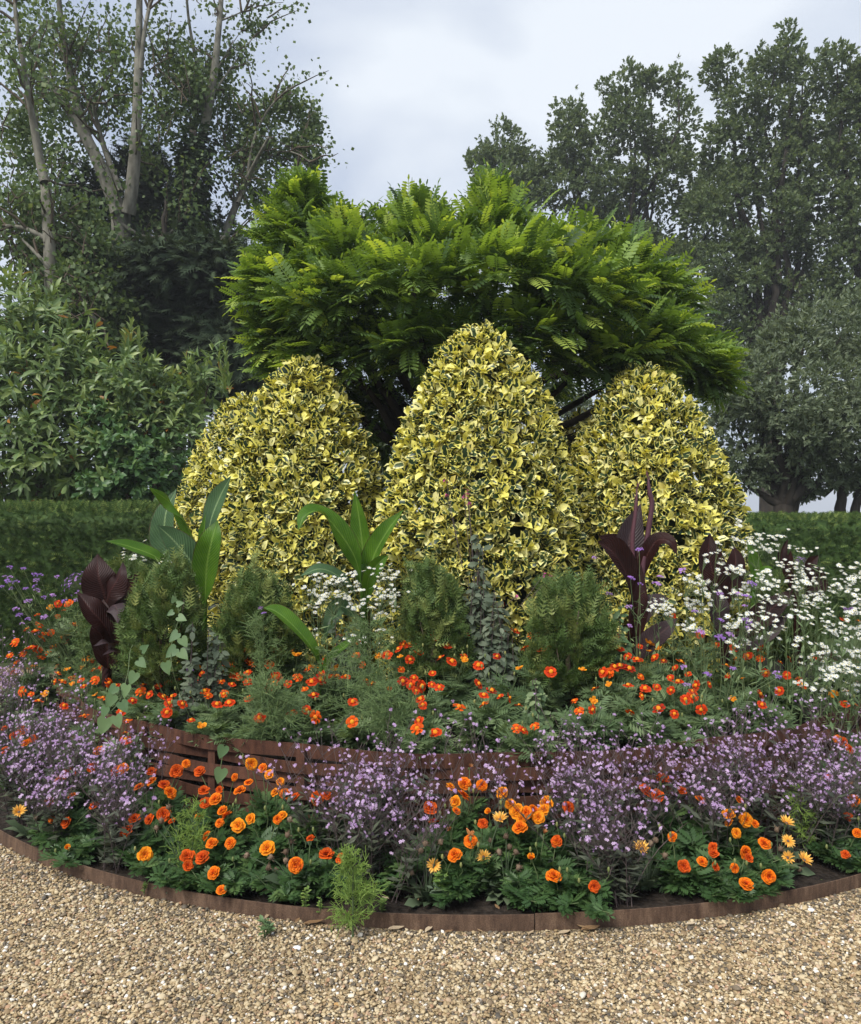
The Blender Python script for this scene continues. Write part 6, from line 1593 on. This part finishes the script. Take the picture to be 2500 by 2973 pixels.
def bindweed(label, vine, leaves, inner=True):
    b0 = np.asarray(vine[0], float); base = base_under(b0, inner)
    root = thing('bindweed_vine', label, 'vine', base)
    g = Geo(); g.tube(spline([base] + vine, 24) - base, [.0022] * 24, 4, .5, cap=False); g.build('stem', M['stem'], root)
    for px, py, d, sz, dx, dz in leaves:
        p = W(px, py, d); place('heart_leaf', heart_me[int(rng.integers(0, 3))], root, p - base, basis(A3(dx, -.15, dz)[None], A3(U(-.35, .35), -1, .45))[0], sz * d / F_PX)
bindweed('bindweed climbing the left yew dome with heart-shaped leaves', [W(505, 1960, 4.05), W(500, 1860, 4.15), W(520, 1790, 4.2), W(507, 1720, 4.22)],
         [(515, 1880, 4.1, 42, -.7, -.6), (520, 1835, 4.12, 38, -.6, -.6), (525, 1850, 4.1, 34, .5, -.7), (515, 1790, 4.15, 30, .8, -.3), (505, 1775, 4.15, 22, -.7, -.4), (512, 1755, 4.18, 24, .9, .2), (507, 1750, 4.2, 22, -.2, 1), (520, 1890, 4.05, 36, .6, -.5), (480, 1920, 4.0, 40, .3, -.9)])
bindweed('bindweed tumbling over the wall left end with heart-shaped leaves', [W(400, 1880, 4.0), W(370, 1960, 3.85), W(350, 2030, 3.75), W(310, 2080, 3.66)],
         [(395, 1950, 3.8, 40, -.4, -.9), (370, 1985, 3.76, 42, -.2, -1), (340, 1990, 3.75, 36, -.6, -.7), (330, 2015, 3.72, 42, -.4, -.9), (350, 2035, 3.70, 38, .5, -.8), (310, 2050, 3.68, 36, -.3, -1), (310, 2080, 3.64, 52, -.25, -1), (335, 2075, 3.64, 40, .35, -.9), (400, 1915, 3.9, 34, .6, -.5), (410, 1890, 3.95, 30, .5, .4)])
bindweed('bindweed shoot with two heart leaves threading the woven wall', [W(650, 2320, 3.62), W(640, 2250, 3.62), W(645, 2200, 3.63), W(650, 2160, 3.64)],
         [(652, 2163, 3.60, 40, -.35, -1), (645, 2228, 3.59, 46, -.25, -1)], False)

# --- butterfly on a bloom
def butterfly():
    p = W(1362, 2428, 3.36); h = min((hit(px, py + 4, z_outer) for px, py in OUT), key=lambda q: abs(q[0] - p[0]) + abs(q[2] - p[2] + .02))
    b = h + A3(.0, -.004, .018)
    root = thing('butterfly', 'orange and black butterfly perched on a marigold bloom', 'butterfly', b)
    g = Geo(); g.tube([(-.012, 0, .002), (-.004, 0, .004), (.004, 0, .004), (.012, 0, .002)], [.001, .0022, .002, .001], 6, .2); g.build('body', M['bark_mid'], root)
    m, nt, N, L, out = new_mat('butterfly_wing')
    tc = N.new('ShaderNodeTexCoord'); v = N.new('ShaderNodeTexVoronoi'); v.inputs['Scale'].default_value = 150
    L.new(tc.outputs['Object'], v.inputs['Vector']); r = ramp(nt, [(.25, (.03, .015, .01)), (.36, (.62, .20, .04)), (.7, (.60, .30, .12))]); L.new(v.outputs['Distance'], r.inputs[0])
    leaf_finish(nt, r.outputs[0], out, .6, .2)
    for s in (-1, 1):
        for nm, pts in (('forewing', [(.002, .004), (-.004, .020), (-.012, .030), (-.018, .030), (-.014, .016), (-.006, .006)]), ('hindwing', [(0, .003), (.010, .010), (.016, .016), (.010, .022), (.0, .018), (-.004, .010)])):
            g = Geo(); v_ = [(x, s * (.002 + z * .22), z + .003) for x, z in pts]; v_ += [(x, y + .0004 * s, z) for x, y, z in v_]; k = len(pts)
            t = [(0, i, i + 1) for i in range(1, k - 1)] + [(k, k + i + 1, k + i) for i in range(1, k - 1)]; g.raw(v_, [(i, (i + 1) % k, k + (i + 1) % k, k + i) for i in range(k)], t, None, .5); g.build(nm, m, root, smooth=False)
butterfly()

# --- fallen dry leaves and a few odd stones on the gravel
FALL = [(905, 2650, 60, .2), (870, 2662, 26, 1.2), (1000, 2690, 30, .4), (965, 2700, 26, 2.0), (1130, 2682, 50, .1), (1240, 2672, 40, 1.0), (722, 2695, 34, 2.5), (910, 2668, 24, 2.9), (985, 2725, 24, .9), (1040, 2710, 22, 1.9), (1680, 2690, 60, .15), (1715, 2700, 44, 2.7), (1620, 2712, 40, .3), (1850, 2720, 24, 1.1), (1975, 2668, 30, .2), (2390, 2700, 26, 2.2), (1530, 2700, 26, .8), (780, 2655, 26, 1.3), (690, 2650, 22, .6), (1400, 2690, 22, 2.4), (1290, 2700, 26, .2)]
LEAF_WORDS = ['leaf']
def fall_leaf(px, py, ln, a, label, z=.042):
    e = W(px, py, 1.0) - A3(0, 0, EYE); t = (EYE - z) / -e[2]; p = A3(e[0] * t, e[1] * t, z)
    r_ = math.hypot(p[0] - CX, p[1] - CY)
    if z < .06 and r_ < R1 + .02: p = ringpt(R1 + U(.02, .05), math.atan2(p[1] - CY, p[0] - CX), z)
    g = Geo(); T = leaf_tpl([(.12, .10, .05), (.35, .19, .03), (.65, .17, .02), (.85, .09, .06), (1, 0, .12)], .35)
    g.inst(T, [(0, 0, 0)], np.eye(3)[None], np.ones(1), np.array([U(0, 1)]))
    o = obj('fallen_leaf', g.mesh('fallen_leaf', M['dry'])); o.matrix_world = mat4(p, basis(A3(math.cos(a), math.sin(a), .05)[None], A3(U(-.2, .2), U(-.2, .2), 1))[0], ln * p[1] / F_PX)
    tag(o, label, 'leaf', 'fallen leaves on the gravel')
FALL_WORDS = ['longest curled brown leaf on gravel left of the front feathery plant', 'short leaf tucked under the left end of the long curled leaf', 'pale leaf on gravel right at the feathery plant stem', 'small upright brown leaf just left of the feathery plant stem', 'long flat leaf against the edging right of the feathery plant', 'tilted brown leaf leaning on the edging below the spurge', 'pale dry leaf lying apart on gravel at left, below the green seedling', 'short brown leaf right of the long curled leaf tip', 'brown leaf on gravel in front of the feathery plant', 'cream leaf scrap right of the feathery plant foot', 'long tan leaf on gravel below the right edging', 'tan leaf just right of the long tan one', 'tan leaf left of the long tan one', 'lone small leaf on gravel right of the three tan leaves', 'small leaf by the edging below the apricot gazania', 'small leaf on gravel at far lower right', 'small leaf between the middle gravel and the three tan leaves', 'leaf scrap behind the green gravel seedling', 'leaf scrap left of the green gravel seedling', 'small leaf at the edging in the exact middle front', 'leaf scrap below the spurge by the edging']
for (px, py, ln, a), w_ in zip(FALL, FALL_WORDS): fall_leaf(px, py, ln, a, 'dry ' + w_ if 'dry' not in w_ else w_)
for px, py, ln, a, w_ in ((1560, 2640, 34, .2, 'dry leaf on dark soil right of the grey rosette'), (1450, 2640, 26, 2, 'dry leaf on soil under the grey rosette'), (1200, 2625, 30, 1, 'dry leaf on soil left of the yellow gazania'), (760, 2590, 26, .5, 'dry leaf on soil under the red marigold at left'), (300, 2490, 30, .4, 'dry leaf on soil near the left end of the edging'), (1130, 2610, 24, 2.8, 'dry leaf on soil beside the tiny green seedling'), (1700, 2640, 24, 2, 'dry leaf on soil under the single low red-orange marigold')):
    fall_leaf(px, py, ln, a, w_, .070)
def stone(px, py, rad, label, c):
    e = W(px, py, 1.0) - A3(0, 0, EYE); t = (EYE - GZ - .004) / -e[2]; p = A3(e[0] * t, e[1] * t, GZ); s = rad * p[1] / F_PX
    g = Geo(); v, q = [], []; n = 8
    for i, (z, r) in enumerate(((0, .8), (.35, 1.05), (.75, .85), (1.0, .4))):
        for k in range(n): a = k * 6.283 / n; rr = r * U(.85, 1.15); v.append((rr * math.cos(a) * 1.2, rr * math.sin(a), z * .8))
    for i in range(3):
        for k in range(n): q.append((i * n + k, i * n + (k + 1) % n, (i + 1) * n + (k + 1) % n, (i + 1) * n + k))
    v.append((0, 0, .85)); t_ = [(3 * n + k, 3 * n + (k + 1) % n, 4 * n) for k in range(n)]
    m, nt, N, L, out = new_mat('stone'); rgb = N.new('ShaderNodeRGB'); rgb.outputs[0].default_value = (*c, 1); leaf_finish(nt, rgb.outputs[0], out, .6, 0)
    g.raw(v, q, t_, None, .5); o = obj('loose_stone', g.mesh('loose_stone', m)); o.location = Vector(p); o.scale = (s,) * 3; tag(o, label, 'stone')
stone(863, 2753, 11, 'largest pale white pebble lying on the gravel at left of middle', (.78, .79, .80))
stone(928, 2762, 9, 'cream flint pebble just right of the white one', (.72, .66, .52))
stone(978, 2915, 8, 'brown-orange pebble near the bottom of the picture', (.45, .26, .09))
stone(1020, 2890, 9, 'long pale pebble near the bottom middle', (.75, .66, .5))
stone(2355, 2642, 9, 'white pebble on the gravel at lower right', (.76, .76, .75))

# ------------------------------------------------------------------ the damp air that pales the far trees
def haze():
    g = Geo(); g.box((-420, -120, -1.0), (420, 620, 24.0))
    m, nt, N, L, out = new_mat('haze')
    v = N.new('ShaderNodeVolumePrincipled'); v.inputs['Color'].default_value = (0.92, 0.95, 1.0, 1); v.inputs['Density'].default_value = HAZE; v.inputs['Anisotropy'].default_value = 0.2
    L.new(v.outputs[0], out.inputs['Volume'])
    o = stuff(g.build('haze', m, smooth=False)); tag(o, 'thin pale haze softening the far trees', 'haze')
HAZE = 0.0016
haze()
